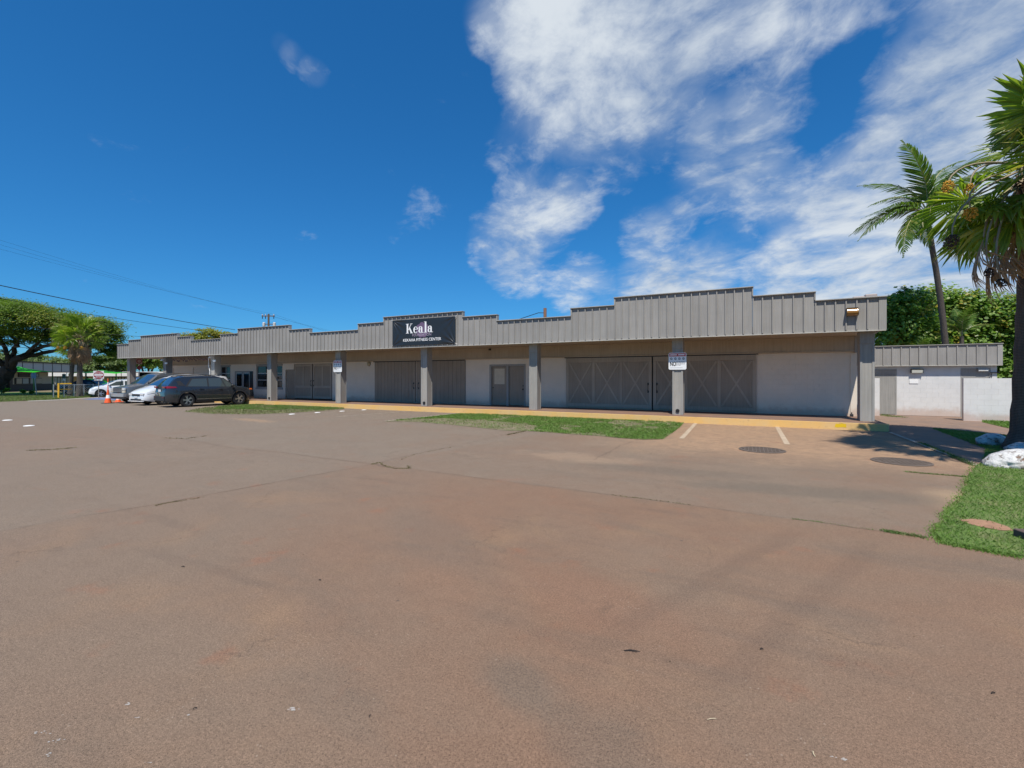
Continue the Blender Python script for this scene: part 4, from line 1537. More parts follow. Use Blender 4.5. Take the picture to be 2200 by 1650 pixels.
class Car:
    def __init__(s, name, label, loc, rz, L, W, top, belt, sill, wb, xf, wr, pm, tum=.3, group=None, zs=1.06):
        s.L, s.W, s.top, s.belt_, s.sill, s.wb, s.xf, s.wr, s.tum, s.pm = L, W, top, belt, sill, wb, xf, wr, tum, pm
        s.root = empty(name, loc, label, 'car', group, rz)
        s.root.scale = (1.05, 1.05, zs)
        s.ra = wr + .065
        s.body()
        s.wheels()

    def ip(s, pts, x):
        return float(np.interp(x, [p[0] for p in pts], [p[1] for p in pts]))

    def zt(s, x):
        return s.ip(s.top, x)

    def belt(s, x):
        return min(s.ip(s.belt_, x), s.zt(x) - .03)

    def w0(s, x):
        t_ = max(0, (abs(x) - (s.L / 2 - .75)) / .75)
        return s.W / 2 * (1 - .08 * t_ * t_ - .13 * t_ ** 5)

    def half(s, x, z):
        zb = s.belt(x)
        w_ = s.w0(x)
        if z <= zb:
            u = (z - s.sill) / max(.05, zb - s.sill)
            return w_ * float(np.interp(u, [0, .22, .5, .8, 1], [.93, .985, 1.0, .985, .95]))
        return .95 * w_ - s.tum * (z - zb) - .012 * min(1, (z - zb) / .05)

    def zbot(s, x):
        z = s.sill + .10 * max(0, (abs(x) - (s.L / 2 - .5)) / .5)
        for xa in (s.xf, s.xf - s.wb):
            if abs(x - xa) < s.ra:
                z = max(z, s.wr + math.sqrt(s.ra ** 2 - (x - xa) ** 2))
        return z

    def edge(s, x):
        return max(s.zt(x) - .07, s.belt(x) + .008)

    def roofz(s, x, y):
        ze = s.edge(x)
        ye = s.half(x, ze)
        q = 1 - min(1, abs(y) / ye)
        return ze + (s.zt(x) - ze) * math.sin(q * math.pi / 2)

    def body(s):
        xs_ = set(np.round(np.linspace(-s.L / 2, s.L / 2, 58), 3))
        for xa in (s.xf, s.xf - s.wb):
            for k_ in range(15):
                xs_.add(round(xa - s.ra * math.cos(math.pi * k_ / 14), 3))
        xs_ = sorted(xs_)
        secs = []
        for x in xs_:
            zb, zl, ze = min(s.zbot(x), s.belt(x) - .02), s.belt(x), s.edge(x)
            S = []
            for k_ in range(7):
                z = zb + (zl - zb) * k_ / 6
                S.append((s.half(x, z), z))
            for k_ in range(1, 6):
                z = zl + (ze - zl) * k_ / 5
                S.append((s.half(x, z), z))
            ye = s.half(x, ze)
            for k_ in range(1, 5):
                y = ye * (1 - k_ / 4)
                S.append((y, s.roofz(x, y)))
            secs.append(S)
        n = len(secs[0])
        q = MB()
        vs_ = []
        full = []
        for x, S in zip(xs_, secs):
            ring_ = [(x, y, z) for y, z in S] + [(x, -y, z) for y, z in reversed(S[:-1])]
            full.append(ring_)
        m_ = len(full[0])
        for r_ in full:
            vs_ += r_
        fs = []
        for i in range(len(full) - 1):
            for k_ in range(m_):
                k2 = (k_ + 1) % m_
                fs.append((i * m_ + k_, (i + 1) * m_ + k_, (i + 1) * m_ + k2, i * m_ + k2))
        fs.append(tuple(range(m_)))
        fs.append(tuple((len(full) - 1) * m_ + k_ for k_ in reversed(range(m_))))
        q.add(vs_, fs)
        s.b = sharp(q.build('body', s.pm, s.root, local=True), 38)
        # dark underside
        MB().box(-s.L / 2 + .35, s.L / 2 - .35, -s.W / 2 + .3, s.W / 2 - .3, s.sill - .02, s.sill + .2).build('underbody', M_PLAST, s.root, local=True)

    def wheels(s):
        wr = s.wr
        prof = [(wr * .66, -.105), (wr * .9, -.11), (wr * .985, -.085), (wr, -.05), (wr, .05), (wr * .985, .085), (wr * .9, .11), (wr * .66, .105)]
        tm = MB().lathe(prof, n=32, axis='y', caps=False).mesh('tyre', M_TYRE)
        q = MB()
        q.lathe([(wr * .60, -.03), (wr * .67, -.10), (wr * .67, .03), (wr * .60, .03), (wr * .60, -.03)], n=28, axis='y', caps=False)
        for k_ in range(5):
            a = 2 * math.pi * k_ / 5
            for da in (-.17, .17):
                q.obox((.06 * math.cos(a), -.085, .06 * math.sin(a)), (wr * .63 * math.cos(a + da), -.09, wr * .63 * math.sin(a + da)), .035, .03, (0, 1, 0))
        q.lathe([(.075, -.10), (.075, -.05)], n=14, axis='y')
        rm = q.mesh('rim', M_RIM)
        dm = MB().lathe([(wr * .64, -.04), (wr * .64, .02)], n=24, axis='y').mesh('brake_disc', M_PLAST)
        for xa in (s.xf, s.xf - s.wb):
            for sd in (-1, 1):
                wl = bpy.data.objects.new('wheel', tm)
                COL.objects.link(wl)
                wl.parent = s.root
                wl.location = (xa, sd * (s.W / 2 - .135), wr)
                wl.rotation_euler = (0, random.random() * .9, 0 if sd < 0 else math.pi)
                link('rim', rm, wl)
                link('brake_disc', dm, wl)

    def sidepatch(s, name, quad, m, off=.008, sides=(-1, 1), parent=None, n=(8, 4)):
        for sd in sides:
            q = MB()
            vs_ = []
            for j in range(n[1] + 1):
                for i in range(n[0] + 1):
                    u, v = i / n[0], j / n[1]
                    (x0, z0), (x1, z1), (x2, z2), (x3, z3) = quad
                    x = (x0 * (1 - u) + x1 * u) * (1 - v) + (x3 * (1 - u) + x2 * u) * v
                    z = (z0 * (1 - u) + z1 * u) * (1 - v) + (z3 * (1 - u) + z2 * u) * v
                    vs_.append((x, sd * (s.half(x, z) + off), z))
            r_ = n[0] + 1
            q.add(vs_, [(j * r_ + i, j * r_ + i + 1, (j + 1) * r_ + i + 1, (j + 1) * r_ + i) for j in range(n[1]) for i in range(n[0])])
            o = q.build(name, m, parent or s.root, local=True)
            # outward normals
            o.data.polygons.foreach_set('use_smooth', [True] * len(o.data.polygons))

    def toppatch(s, name, x0, x1, k0, k1, m, off=.008):
        q = MB()
        vs_ = []
        N, Mx = 10, 12
        for j in range(N + 1):
            x = x0 + (x1 - x0) * j / N
            kk = k0 + (k1 - k0) * j / N
            ye = s.half(x, s.edge(x))
            for i in range(Mx + 1):
                y = ye * kk * (2 * i / Mx - 1)
                vs_.append((x + off * .6 * (1 if x0 > 0 else -1), y, s.roofz(x, y) + off))
        r_ = Mx + 1
        q.add(vs_, [(j * r_ + i, j * r_ + i + 1, (j + 1) * r_ + i + 1, (j + 1) * r_ + i) for j in range(N) for i in range(Mx)])
        q.build(name, m, s.root, local=True, smooth=True)

    def arches(s, m=M_PLAST, wd=.055):
        for xa in (s.xf, s.xf - s.wb):
            for sd in (-1, 1):
                q = MB()
                vs_ = []
                for k_ in range(17):
                    a = math.pi * (k_ / 16 * 1.06 - .03)
                    for r_ in (s.ra - .012, s.ra + wd):
                        x, z = xa + r_ * math.cos(a), s.wr + r_ * math.sin(a)
                        vs_.append((x, sd * (s.half(x, z) + .014), z))
                q.add(vs_, [(2 * i, 2 * i + 1, 2 * i + 3, 2 * i + 2) for i in range(16)])
                q.build('wheel_arch', m, s.root, local=True)

    def endbox(s, name, y0, y1, z0, z1, m, rear=False, th=.02, xo=0.0, both=False):
        x = (-s.L / 2 - xo) if rear else (s.L / 2 + xo)
        q = MB()
        for (a, b) in ([(y0, y1), (-y1, -y0)] if both else [(y0, y1)]):
            q.bev(min(x - th, x + th), max(x - th, x + th), a, b, z0, z1, .008)
        return q.build(name, m, s.root, local=True)

    def mirrors(s, x, z, m):
        for sd in (-1, 1):
            y = s.half(x, z)
            q = MB()
            bm = bmesh.new()
            bmesh.ops.create_icosphere(bm, subdivisions=2, radius=1)
            bm.verts.index_update()
            q.add([(x + v_.co.x * .07, sd * (y + .12) + v_.co.y * .11, z + .07 + v_.co.z * .08) for v_ in bm.verts], [[v_.index for v_ in f.verts] for f in bm.faces])
            bm.free()
            q.obox((x, sd * (y - .02), z), (x, sd * (y + .09), z + .05), .05, .04)
            q.build('mirror', m, s.root, local=True, smooth=True)

    def handle(s, x, z, m):
        for sd in (-1, 1):
            y = sd * (s.half(x, z) + .022)
            MB().bev(x - .1, x + .1, y - .014, y + .014, z - .018, z + .018, .006).build('door_handle', m, s.root, local=True)

    def seam(s, pts):
        for a, b in zip(pts[:-1], pts[1:]):
            dx, dz = b[0] - a[0], b[1] - a[1]
            l_ = math.hypot(dx, dz)
            nx_, nz_ = -dz / l_ * .006, dx / l_ * .006
            s.sidepatch('door_seam', [(a[0] - nx_, a[1] - nz_), (b[0] - nx_, b[1] - nz_), (b[0] + nx_, b[1] + nz_), (a[0] + nx_, a[1] + nz_)], M_DARK, .004, n=(8, 1))


PG = paint('gunmetal_paint', (0.026, 0.030, 0.036), .2)
c1 = Car('parked_car', 'dark grey crossover car parked nose to the yellow kerb', (-29.80, 16.98, G), R(81.5), 4.65, 1.86,
         [(-2.325, .78), (-2.31, 1.0), (-2.22, 1.12), (-1.98, 1.40), (-1.80, 1.585), (-1.45, 1.655), (-.4, 1.70), (.25, 1.67), (.62, 1.56), (1.30, 1.115), (1.95, 1.02), (2.22, .93), (2.325, .72)],
         [(-2.33, 1.04), (-1.2, 1.03), (1.3, .985), (2.33, .9)], .24, 2.705, 1.40, .362, PG, .34, zs=1.11)
c1.sidepatch('window_surround', [(-1.42, 1.065), (1.24, 1.025), (.60, 1.535), (-1.10, 1.51)], M_PLAST, .004, n=(16, 5))
c1.sidepatch('side_window', [(-1.30, 1.09), (-.30, 1.065), (-.30, 1.50), (-1.02, 1.475)], M_CGLASS)
c1.sidepatch('side_window', [(-.22, 1.065), (.62, 1.05), (.42, 1.515), (-.22, 1.505)], M_CGLASS)
c1.sidepatch('side_window', [(.68, 1.048), (1.16, 1.04), (.60, 1.47), (.50, 1.50)], M_CGLASS)
c1.sidepatch('side_window', [(-1.72, 1.12), (-1.40, 1.10), (-1.62, 1.38), (-1.80, 1.36)], M_PLAST)
c1.toppatch('windscreen', .66, 1.27, .86, .92, M_CGLASS)
c1.toppatch('rear_window', -2.18, -1.86, .93, .86, M_CGLASSB)
c1.arches()
c1.sidepatch('lower_cladding', [(-.92, .25), (1.0, .25), (1.0, .36), (-.92, .36)], M_PLAST, .012)
c1.sidepatch('sill_trim', [(-.85, .395), (.95, .395), (.95, .415), (-.85, .415)], M_RIM, .016, n=(8, 1))
c1.sidepatch('tail_lamp', [(-2.30, .985), (-1.80, 1.005), (-1.86, 1.075), (-2.26, 1.10)], M_LAMPR, .012)
c1.endbox('tail_lamp', .42, .78, 1.0, 1.085, M_LAMPR, True, .03, -.005, True)
c1.endbox('number_plate', -.17, .17, .80, .92, M_PLATE, True, .012, .008)
c1.endbox('rear_bumper', -.74, .74, .34, .58, M_PLAST, True, .05, .0)
c1.endbox('reflector', .52, .70, .50, .53, M_LAMPR, True, .01, .052, True)
c1.sidepatch('spoiler', [(-2.02, 1.56), (-1.75, 1.57), (-1.72, 1.60), (-1.98, 1.585)], M_PLAST, .01)
c1.sidepatch('side_marker', [(1.98, .86), (2.20, .85), (2.16, .93), (2.0, .935)], M_LAMPO, .012)
for sd_ in (-1, 1):
    MB().tube([(x_, sd_ * (c1.half(x_, c1.edge(x_)) - .06), c1.edge(x_) + .075 - .03 * (abs(x_ + .55) > 1.0)) for x_ in (-1.6, -1.45, -1.0, -.5, 0, .25, .42)], .02, 6).build('roof_rail', M_PLAST, c1.root, local=True)
c1.mirrors(.98, 1.04, M_PLAST)
c1.handle(-.62, .94, PG)
c1.handle(.36, .92, PG)
c1.seam([(.46, .42), (.47, 1.03)])
c1.seam([(-.26, .42), (-.26, 1.05)])
c1.seam([(1.08, .42), (1.16, 1.02)])
c1.seam([(-.95, .75), (-1.15, 1.05)])

PWH = paint('white_car_paint', (0.74, 0.76, 0.78))
c2 = Car('parked_car', 'white minivan parked nose out beside the dark grey crossover', (-33.45, 17.55, G), R(-90), 5.1, 1.97,
         [(-2.55, .8), (-2.53, 1.15), (-2.40, 1.62), (-2.2, 1.80), (-1.6, 1.87), (-.2, 1.90), (.45, 1.84), (.95, 1.66), (1.75, 1.16), (2.2, .99), (2.45, .82), (2.55, .58)],
         [(-2.55, 1.1), (0, 1.05), (1.7, 1.0), (2.55, .75)], .22, 3.0, 1.60, .345, PWH, .22, zs=1.03)
c2.toppatch('windscreen', 1.0, 1.72, .86, .92, M_CGLASSB)
c2.sidepatch('side_window', [(-2.1, 1.14), (-.9, 1.12), (-.9, 1.64), (-2.0, 1.62)], M_CGLASS)
c2.sidepatch('side_window', [(-.82, 1.12), (.2, 1.10), (.2, 1.66), (-.82, 1.66)], M_CGLASS)
c2.sidepatch('side_window', [(.28, 1.10), (1.35, 1.08), (.82, 1.56), (.28, 1.66)], M_CGLASS)
c2.arches(PWH, .03)
c2.sidepatch('head_lamp', [(1.85, .80), (2.40, .68), (2.40, .78), (1.95, .93)], M_LAMPC, .012)
c2.sidepatch('corner_lamp', [(1.80, .82), (1.98, .79), (2.02, .90), (1.86, .94)], M_LAMPO, .016)
c2.endbox('grille', -.42, .42, .56, .68, M_PLAST, False, .045, -.02)
c2.endbox('lower_grille', -.55, .55, .30, .39, M_PLAST, False, .04, .005)
c2.endbox('number_plate', -.16, .16, .44, .54, M_PLATE, False, .02, .02)
c2.endbox('head_lamp', .45, .80, .60, .73, M_LAMPC, False, .05, -.035, True)
c2.endbox('bumper_lip', -.8, .8, .235, .28, PWH, False, .05, .01)
c2.mirrors(1.25, 1.05, PWH)
c2.seam([(.24, .4), (.24, 1.08)])

PGR = paint('weathered_grey_paint', (0.10, 0.11, 0.12))
c3 = Car('parked_car', 'grey boxy older van with silver bumper behind the orange cones', (-37.25, 18.05, G), R(-90), 4.8, 1.97,
         [(-2.4, .9), (-2.38, 1.45), (-2.25, 1.84), (-1.9, 1.92), (-.5, 1.94), (.35, 1.92), (.62, 1.84), (1.40, 1.22), (2.22, 1.06), (2.36, .98), (2.40, .60)],
         [(-2.4, 1.14), (1.2, 1.14), (2.4, .98)], .28, 2.82, 1.50, .345, PGR, .18)
M_SILV = mat('silver_trim', (.46, .47, .47), .35, metal=.5)
c3.toppatch('windscreen', .66, 1.36, .88, .93, M_CGLASSB)
c3.sidepatch('side_window', [(-2.1, 1.2), (-.5, 1.19), (-.5, 1.72), (-2.0, 1.72)], M_CGLASS)
c3.sidepatch('side_window', [(-.4, 1.19), (1.15, 1.18), (.60, 1.66), (-.4, 1.72)], M_CGLASS)
c3.sidepatch('screen_pillar', [(1.18, 1.18), (1.34, 1.17), (.66, 1.76), (.56, 1.74)], M_SILV, .012)
c3.endbox('grille', -.55, .55, .66, .98, M_PLAST, False, .03, -.01)
for z in (.73, .82, .90):
    c3.endbox('grille_bar', -.54, .54, z - .012, z + .012, M_SILV, False, .012, .022)
c3.endbox('head_lamp', .57, .88, .83, .97, M_LAMPC, False, .04, -.015, True)
c3.endbox('turn_lamp', .57, .88, .67, .80, mat('pale_lens', (.55, .5, .4), .3), False, .04, -.015, True)
c3.endbox('bumper', -.95, .95, .42, .62, M_SILV, False, .09, .03)
c3.endbox('valance', -.85, .85, .28, .40, mat('dusty_plastic', (.13, .11, .09), .7), False, .05, -.03)
c3.mirrors(1.15, 1.2, M_PLAST)
c3.arches(PGR, .03)

hx, hy = -.371, -.928
p = at(257, 810, 41.5)
c4 = Car('parked_car', 'small white hatchback parked left of the grey boxy van', (p.x, p.y, G), math.atan2(hy, hx) + .05, 3.95, 1.72,
         [(-1.97, .8), (-1.94, 1.05), (-1.8, 1.33), (-1.5, 1.44), (-.6, 1.49), (.1, 1.44), (.5, 1.30), (1.15, .98), (1.65, .86), (1.9, .70), (1.97, .5)],
         [(-1.97, .95), (1.2, .88), (1.97, .66)], .2, 2.5, 1.25, .31, PWH, .33)
c4.sidepatch('side_window', [(-1.25, 1.0), (-.28, .96), (-.28, 1.32), (-1.0, 1.34)], M_CGLASS)
c4.sidepatch('side_window', [(-.2, .96), (.85, .92), (.25, 1.28), (-.2, 1.33)], M_CGLASS)
c4.toppatch('windscreen', .42, 1.12, .86, .92, M_CGLASS)
c4.toppatch('rear_window', -1.88, -1.6, .9, .84, M_CGLASS)
c4.sidepatch('head_lamp', [(1.35, .66), (1.82, .58), (1.8, .68), (1.45, .79)], M_LAMPC, .012)
c4.mirrors(.72, .95, PWH)
p = at(296, 810, 46.5)
c5 = Car('parked_car', 'white car half hidden behind the grey boxy van and end column', (p.x, p.y, G), math.atan2(hy, hx) + .2, 4.5, 1.8,
         [(-2.25, .9), (-2.2, 1.2), (-2.0, 1.5), (-1.5, 1.63), (-.3, 1.66), (.2, 1.6), (1.15, 1.1), (1.9, 1.0), (2.2, .8), (2.25, .6)],
         [(-2.25, 1.02), (1.2, 1.0), (2.25, .75)], .24, 2.6, 1.35, .34, PWH, .3)
c5.toppatch('windscreen', .3, 1.1, .86, .92, M_CGLASS)
c5.sidepatch('side_window', [(-1.6, 1.08), (.8, 1.04), (.2, 1.46), (-1.5, 1.48)], M_CGLASS)
p = at(188, 810, 49.0)
PBK = paint('black_car_paint', (0.012, 0.014, 0.02))
c6 = Car('parked_car', 'dark sedan behind the wire fence and palm trunks', (p.x, p.y, G), math.atan2(-.45, -.89), 4.7, 1.8,
         [(-2.35, .8), (-2.3, 1.0), (-1.7, 1.06), (-1.0, 1.44), (-.2, 1.50), (.3, 1.44), (1.15, 1.02), (2.0, .92), (2.3, .75), (2.35, .55)],
         [(-2.35, .98), (1.2, .94), (2.35, .74)], .22, 2.75, 1.42, .33, PBK, .34)
c6.sidepatch('side_window', [(-1.35, 1.02), (-.25, 1.0), (-.25, 1.36), (-.9, 1.34)], M_CGLASSB)
c6.sidepatch('side_window', [(-.17, 1.0), (.95, .98), (.25, 1.34), (-.17, 1.37)], M_CGLASSB)
c6.toppatch('windscreen', .35, 1.12, .86, .92, M_CGLASSB)

# ------------------------------------------------------------------ cones
M_ORA = mat('orange_cone', (0.80, 0.11, 0.02), .5)
M_REFL = mat('white_reflective_band', (.82, .82, .82), .4)


def cone(px, label, h, r_, tall):
    x, y = gp(*px)
    c = empty('traffic_cone', (x, y, G), label, 'cone', 'orange cones in front of the boxy van')
    q = MB().lathe([(r_, .04), (r_ * .62, h * .38), (r_ * .6, h * .38)], n=20)
    q.lathe([(r_ * .40, h * .62), (.045, h), (.02, h)], n=20)
    q.build('cone_body', M_ORA, c, local=True)
    MB().lathe([(r_ * .615, h * .381), (r_ * .405, h * .619)], n=20).build('reflective_band', M_REFL, c, local=True)
    MB().bev(-r_ * 1.35, r_ * 1.35, -r_ * 1.35, r_ * 1.35, 0, .04, .01).build('cone_base', M_PLAST if tall else M_ORA, c, local=True)
    if tall:
        q = MB().tube([(0, 0, h), (0, 0, h + .75)], .028, 8)
        q.build('post', M_ORA, c, local=True)
        MB().lathe([(.034, h + .3), (.034, h + .5)], n=10).build('post_band', M_REFL, c, local=True)
    return c


cone((232, 866.5), 'tall orange cone with white band and pole on top', .9, .2, True)
cone((254, 864), 'short orange cone by the grey boxy van bumper', .5, .17, False)

# ------------------------------------------------------------------ signs, gate, fence on the left
M_POST = mat('sign_post_steel', (.33, .30, .25), .6, metal=.3, vary=.15)


def yawed(u, v, d):
    p_ = at(u, v, d)
    return p_, math.atan2(p_.y, p_.x) - R(90)     # faces the viewer side of the street


D_ = 38.0
p, rz = yawed(212, 780, D_)
zc = at(212, 805.5, D_).z
s_ = empty('do_not_enter_sign', (p.x, p.y, G), 'round red DO NOT ENTER sign with ONE WAY arrow on a post', 'sign', None, rz)
MB().tube([(0, 0, 0), (0, 0, zc + .5)], .03, 8).build('post', M_POST, s_, local=True)
S = .33
q = MB().bev(-S, S, -.05, -.035, zc - S - G, zc + S - G, .004)
q.build('sign_board', M_WHITE, s_, local=True)
dsk = [[(S * .95 * math.cos(2 * math.pi * k_ / 32), zc - G + S * .95 * math.sin(2 * math.pi * k_ / 32)) for k_ in range(32)]]
flat('red_disc', dsk, mat('sign_red', (.33, .025, .03), .4), -.053, s_)
flat('white_bar', rect(-.27, .27, zc - G - .06, zc - G + .06), M_PRINT, -.056, s_)
words('DO NOT', 0, zc - G + .11, .135, M_PRINT, -.056, s_, .9, .003)
words('ENTER', 0, zc - G - .21, .135, M_PRINT, -.056, s_, .9, .003)
za = at(212, 816, D_).z - G
MB().bev(-.30, .30, -.05, -.035, za - .12, za + .12, .004).build('arrow_board', mat('sign_black', (.02, .02, .02), .4), s_, local=True)
flat('white_arrow', [[(-.27, za - .06), (.13, za - .06), (.13, za - .1), (.28, za), (.13, za + .1), (.13, za + .06), (-.27, za + .06)]], M_PRINT, -.053, s_)
words('ONE WAY', -.06, za - .035, .105, mat('sign_black', (.02, .02, .02), .4), -.056, s_, .85, .003)

# second sign seen under the canopy end, blue sign on the left, dark sign
p, rz = yawed(299, 780, 39.0)
zt_ = at(299, 776, 39).z - G
s_ = empty('street_sign', (p.x, p.y, G), 'red and white street sign on a post under the canopy end', 'sign', None, rz)
MB().tube([(0, 0, 0), (0, 0, zt_ + .3)], .03, 8).build('post', M_WHITE, s_, local=True)
MB().bev(-.2, .2, -.05, -.035, zt_ - .25, zt_ + .25, .004).build('sign_board', mat('sign_white_red', (.55, .38, .36), .4), s_, local=True)
flat('red_ring', ring(0, zt_, .18, .2, .12, .14), mat('sign_red', (.33, .025, .03), .4), -.053, s_)
MB().prism([(-.2, zt_ - .68), (.0, zt_ - .86), (.2, zt_ - .68), (0, zt_ - .34)], -.05, -.035)
q = MB().prism([(-.19, zt_ - .58), (.0, zt_ - .8), (.19, zt_ - .58), (0, zt_ - .34)], -.05, -.035)
q.v = [(p_[0], p_[2], p_[1]) for p_ in q.v]
q.build('lower_board', mat('sign_red', (.33, .025, .03), .4), s_, local=True)
p, rz = yawed(72.5, 800, 44.0)
zt_ = at(72, 807, 44).z - G
s_ = empty('street_sign', (p.x, p.y, G), 'small pale blue sign on a leaning grey post by the left verge', 'sign', None, rz)
MB().tube([(.2, 0, 0), (.02, 0, zt_ + .25)], .04, 8).build('post', M_GALV, s_, local=True)
MB().bev(-.17, .17, -.05, -.035, zt_ - .26, zt_ + .26, .004).build('sign_board', mat('blue_sign', (.20, .32, .46), .4), s_, local=True)
p, rz = yawed(137.5, 800, 43.0)
zt_ = at(137, 808, 43).z - G
s_ = empty('street_sign', (p.x, p.y, G), 'small dark green sign left of the two palm trunks', 'sign', None, rz)
MB().tube([(0, 0, 0), (0, 0, zt_ + .25)], .03, 8).build('post', M_GALV, s_, local=True)
MB().bev(-.13, .13, -.05, -.035, zt_ - .2, zt_ + .2, .004).build('sign_board', mat('green_sign', (.02, .07, .06), .4), s_, local=True)
MB().bev(-.12, .12, -.05, -.035, zt_ - .46, zt_ - .24, .004).build('lower_board', M_GALV, s_, local=True)

# wire fence
fa, fb = Vector((*gp(115, 856), G)), Vector((*gp(238, 851), G))
fn = empty('wire_fence', (fa.x, fa.y, G), 'low chain link fence with grey posts beside the left verge', 'fence')
d_ = (fb - fa)
nP = 7
for k_ in range(nP):
    p_ = fa + d_ * k_ / (nP - 1)
    MB().tube([p_, p_ + Vector((0, 0, 1.15))], .035, 6).build('post', M_GALV, fn)
MB().tube([fa + Vector((0, 0, 1.1)), fb + Vector((0, 0, 1.1))], .025, 6).build('top_rail', M_GALV, fn)
q = MB()
Lf = d_.length
un = d_.normalized()
k_ = 0.0
while k_ < Lf:
    for sg in (1, -1):
        a = fa + un * k_ + Vector((0, 0, .05 if sg > 0 else 1.07))
        b = fa + un * min(Lf, k_ + 1.02) + Vector((0, 0, 1.07 if sg > 0 else .05))
        q.obox(a, b, .008, .008)
    k_ += .2
tag(q.build('wire_mesh', M_GALV, fn), kind='stuff')
# yellow pipe gate
ga = Vector((*gp(126, 856.5), G))
gt = empty('pipe_gate', ga, 'yellow steel pipe barrier at the end of the wire fence', 'gate')
MB().tube([ga, ga + Vector((0, 0, 1.25))], .065, 8).build('post', M_YEL, gt)
gb = ga + un * .95
MB().tube([ga + Vector((0, 0, 1.2)), gb + Vector((0, 0, 1.2))], .05, 8).tube([ga + Vector((0, 0, .75)), gb + Vector((0, 0, .75))], .035, 8).build('rail', M_YEL, gt)

# ------------------------------------------------------------------ school across the street
M_CREAM = mat('cream_wall', (.56, .48, .34), .8, vary=.08, vscale=.6)
M_TAN = mat('tan_wall', (.50, .34, .19), .8, vary=.08, vscale=.6)
M_BRN = mat('dark_brown_trim', (.05, .032, .026), .6)
M_FASC = mat('pale_grey_fascia', (.50, .49, .47), .7, vary=.06)
M_WFASC = mat('white_fascia', (.72, .69, .66), .7, vary=.05)
M_JAL = mat('pale_louvre', (.36, .37, .33), .4)


class Frame:
    """box builder along a line on the ground: s along, t back, z up"""

    def __init__(s, a, b):
        s.a = Vector((a[0], a[1], 0))
        d = Vector((b[0] - a[0], b[1] - a[1], 0))
        s.len = d.length
        s.u = d.normalized()
        s.n = Vector((-s.u.y, s.u.x, 0))
        if s.n.dot(s.a) < 0:
            s.n = -s.n

    def p(s, x, t_, z):
        return s.a + s.u * x + s.n * t_ + Vector((0, 0, z))

    def box(s, q, x0, x1, t0, t1, z0, z1):
        vs_ = [s.p(x, t_, z) for z in (z0, z1) for t_ in (t0, t1) for x in (x0, x1)]
        q.add(vs_, [(0, 2, 3, 1), (4, 5, 7, 6), (0, 1, 5, 4), (2, 6, 7, 3), (0, 4, 6, 2), (1, 3, 7, 5)])
        return q


A0 = at(-40, 810, 53)
A1 = at(160, 810, 70)
fr = Frame((A0.x, A0.y), (A1.x, A1.y))
sch = empty('school_building', (A0.x, A0.y, 0), 'cream school building with brown base and panelled grey fascia behind the big tree', 'building')
LN = fr.len
zt_, zb_ = 3.55, 2.45
fr.box(MB(), 0, LN - .3, .8, 9, G, zb_).build('wall', M_CREAM, sch)
fr.box(MB(), 0, LN - .3, .74, .795, G, .75).build('base_band', M_BRN, sch)
for k_ in range(9):
    x0_ = LN * k_ / 9
    fr.box(MB(), x0_ + .05, x0_ + LN / 9 - .05, -.4, -.3, zb_, zt_).build('fascia_panel', M_FASC, sch)
    fr.box(MB(), x0_ - .05, x0_ + .05, -.42, -.28, zb_, zt_).build('fascia_post', M_BRN, sch)
fr.box(MB(), -.2, LN + .1, -.5, 9.2, zt_, zt_ + .16).build('roof', M_BRN, sch)
fr.box(MB(), -.2, LN, -.42, .8, zb_ - .12, zb_ - .002).build('eave', M_BRN, sch)


def sx_of(u):
    """distance along the school front at a photograph column"""
    t_ = (u - 1100) / F
    k0 = Vector((t_ * CP - SP, t_ * SP + CP, 0))
    d0 = fr.u.cross(k0).z
    return (k0.cross(fr.a).z) / d0 * (1 if True else 1)


def school_item(u0, u1, z0, z1, name, m, t0=.7, t1=.79, root=sch):
    a, b = sorted((sx_of(u0), sx_of(u1)))
    return fr.box(MB(), a, b, t0, t1, z0, z1).build(name, m, root)


school_item(32, 38.5, G, zb_, 'pillar', M_BRN, .5, .73)
w_ = school_item(55, 98, 1.68, 2.2, 'window', M_BRN)
a, b = sorted((sx_of(78), sx_of(96)))
for k_ in range(4):
    fr.box(MB(), a + (b - a) * k_ / 4 + .03, a + (b - a) * (k_ + 1) / 4 - .03, .66, .695, 1.74, 2.14).build('pane', M_JAL, w_)
w_ = school_item(48, 104, .78, 1.55, 'window', M_BRN)
for ua, ub, m in ((50, 61, M_CREAM), (63, 75, M_JAL), (79, 90, M_JAL), (91, 103, M_CREAM)):
    a, b = sorted((sx_of(ua), sx_of(ub)))
    fr.box(MB(), a, b, .66, .695, .82, 1.5).build('pane', m, w_)
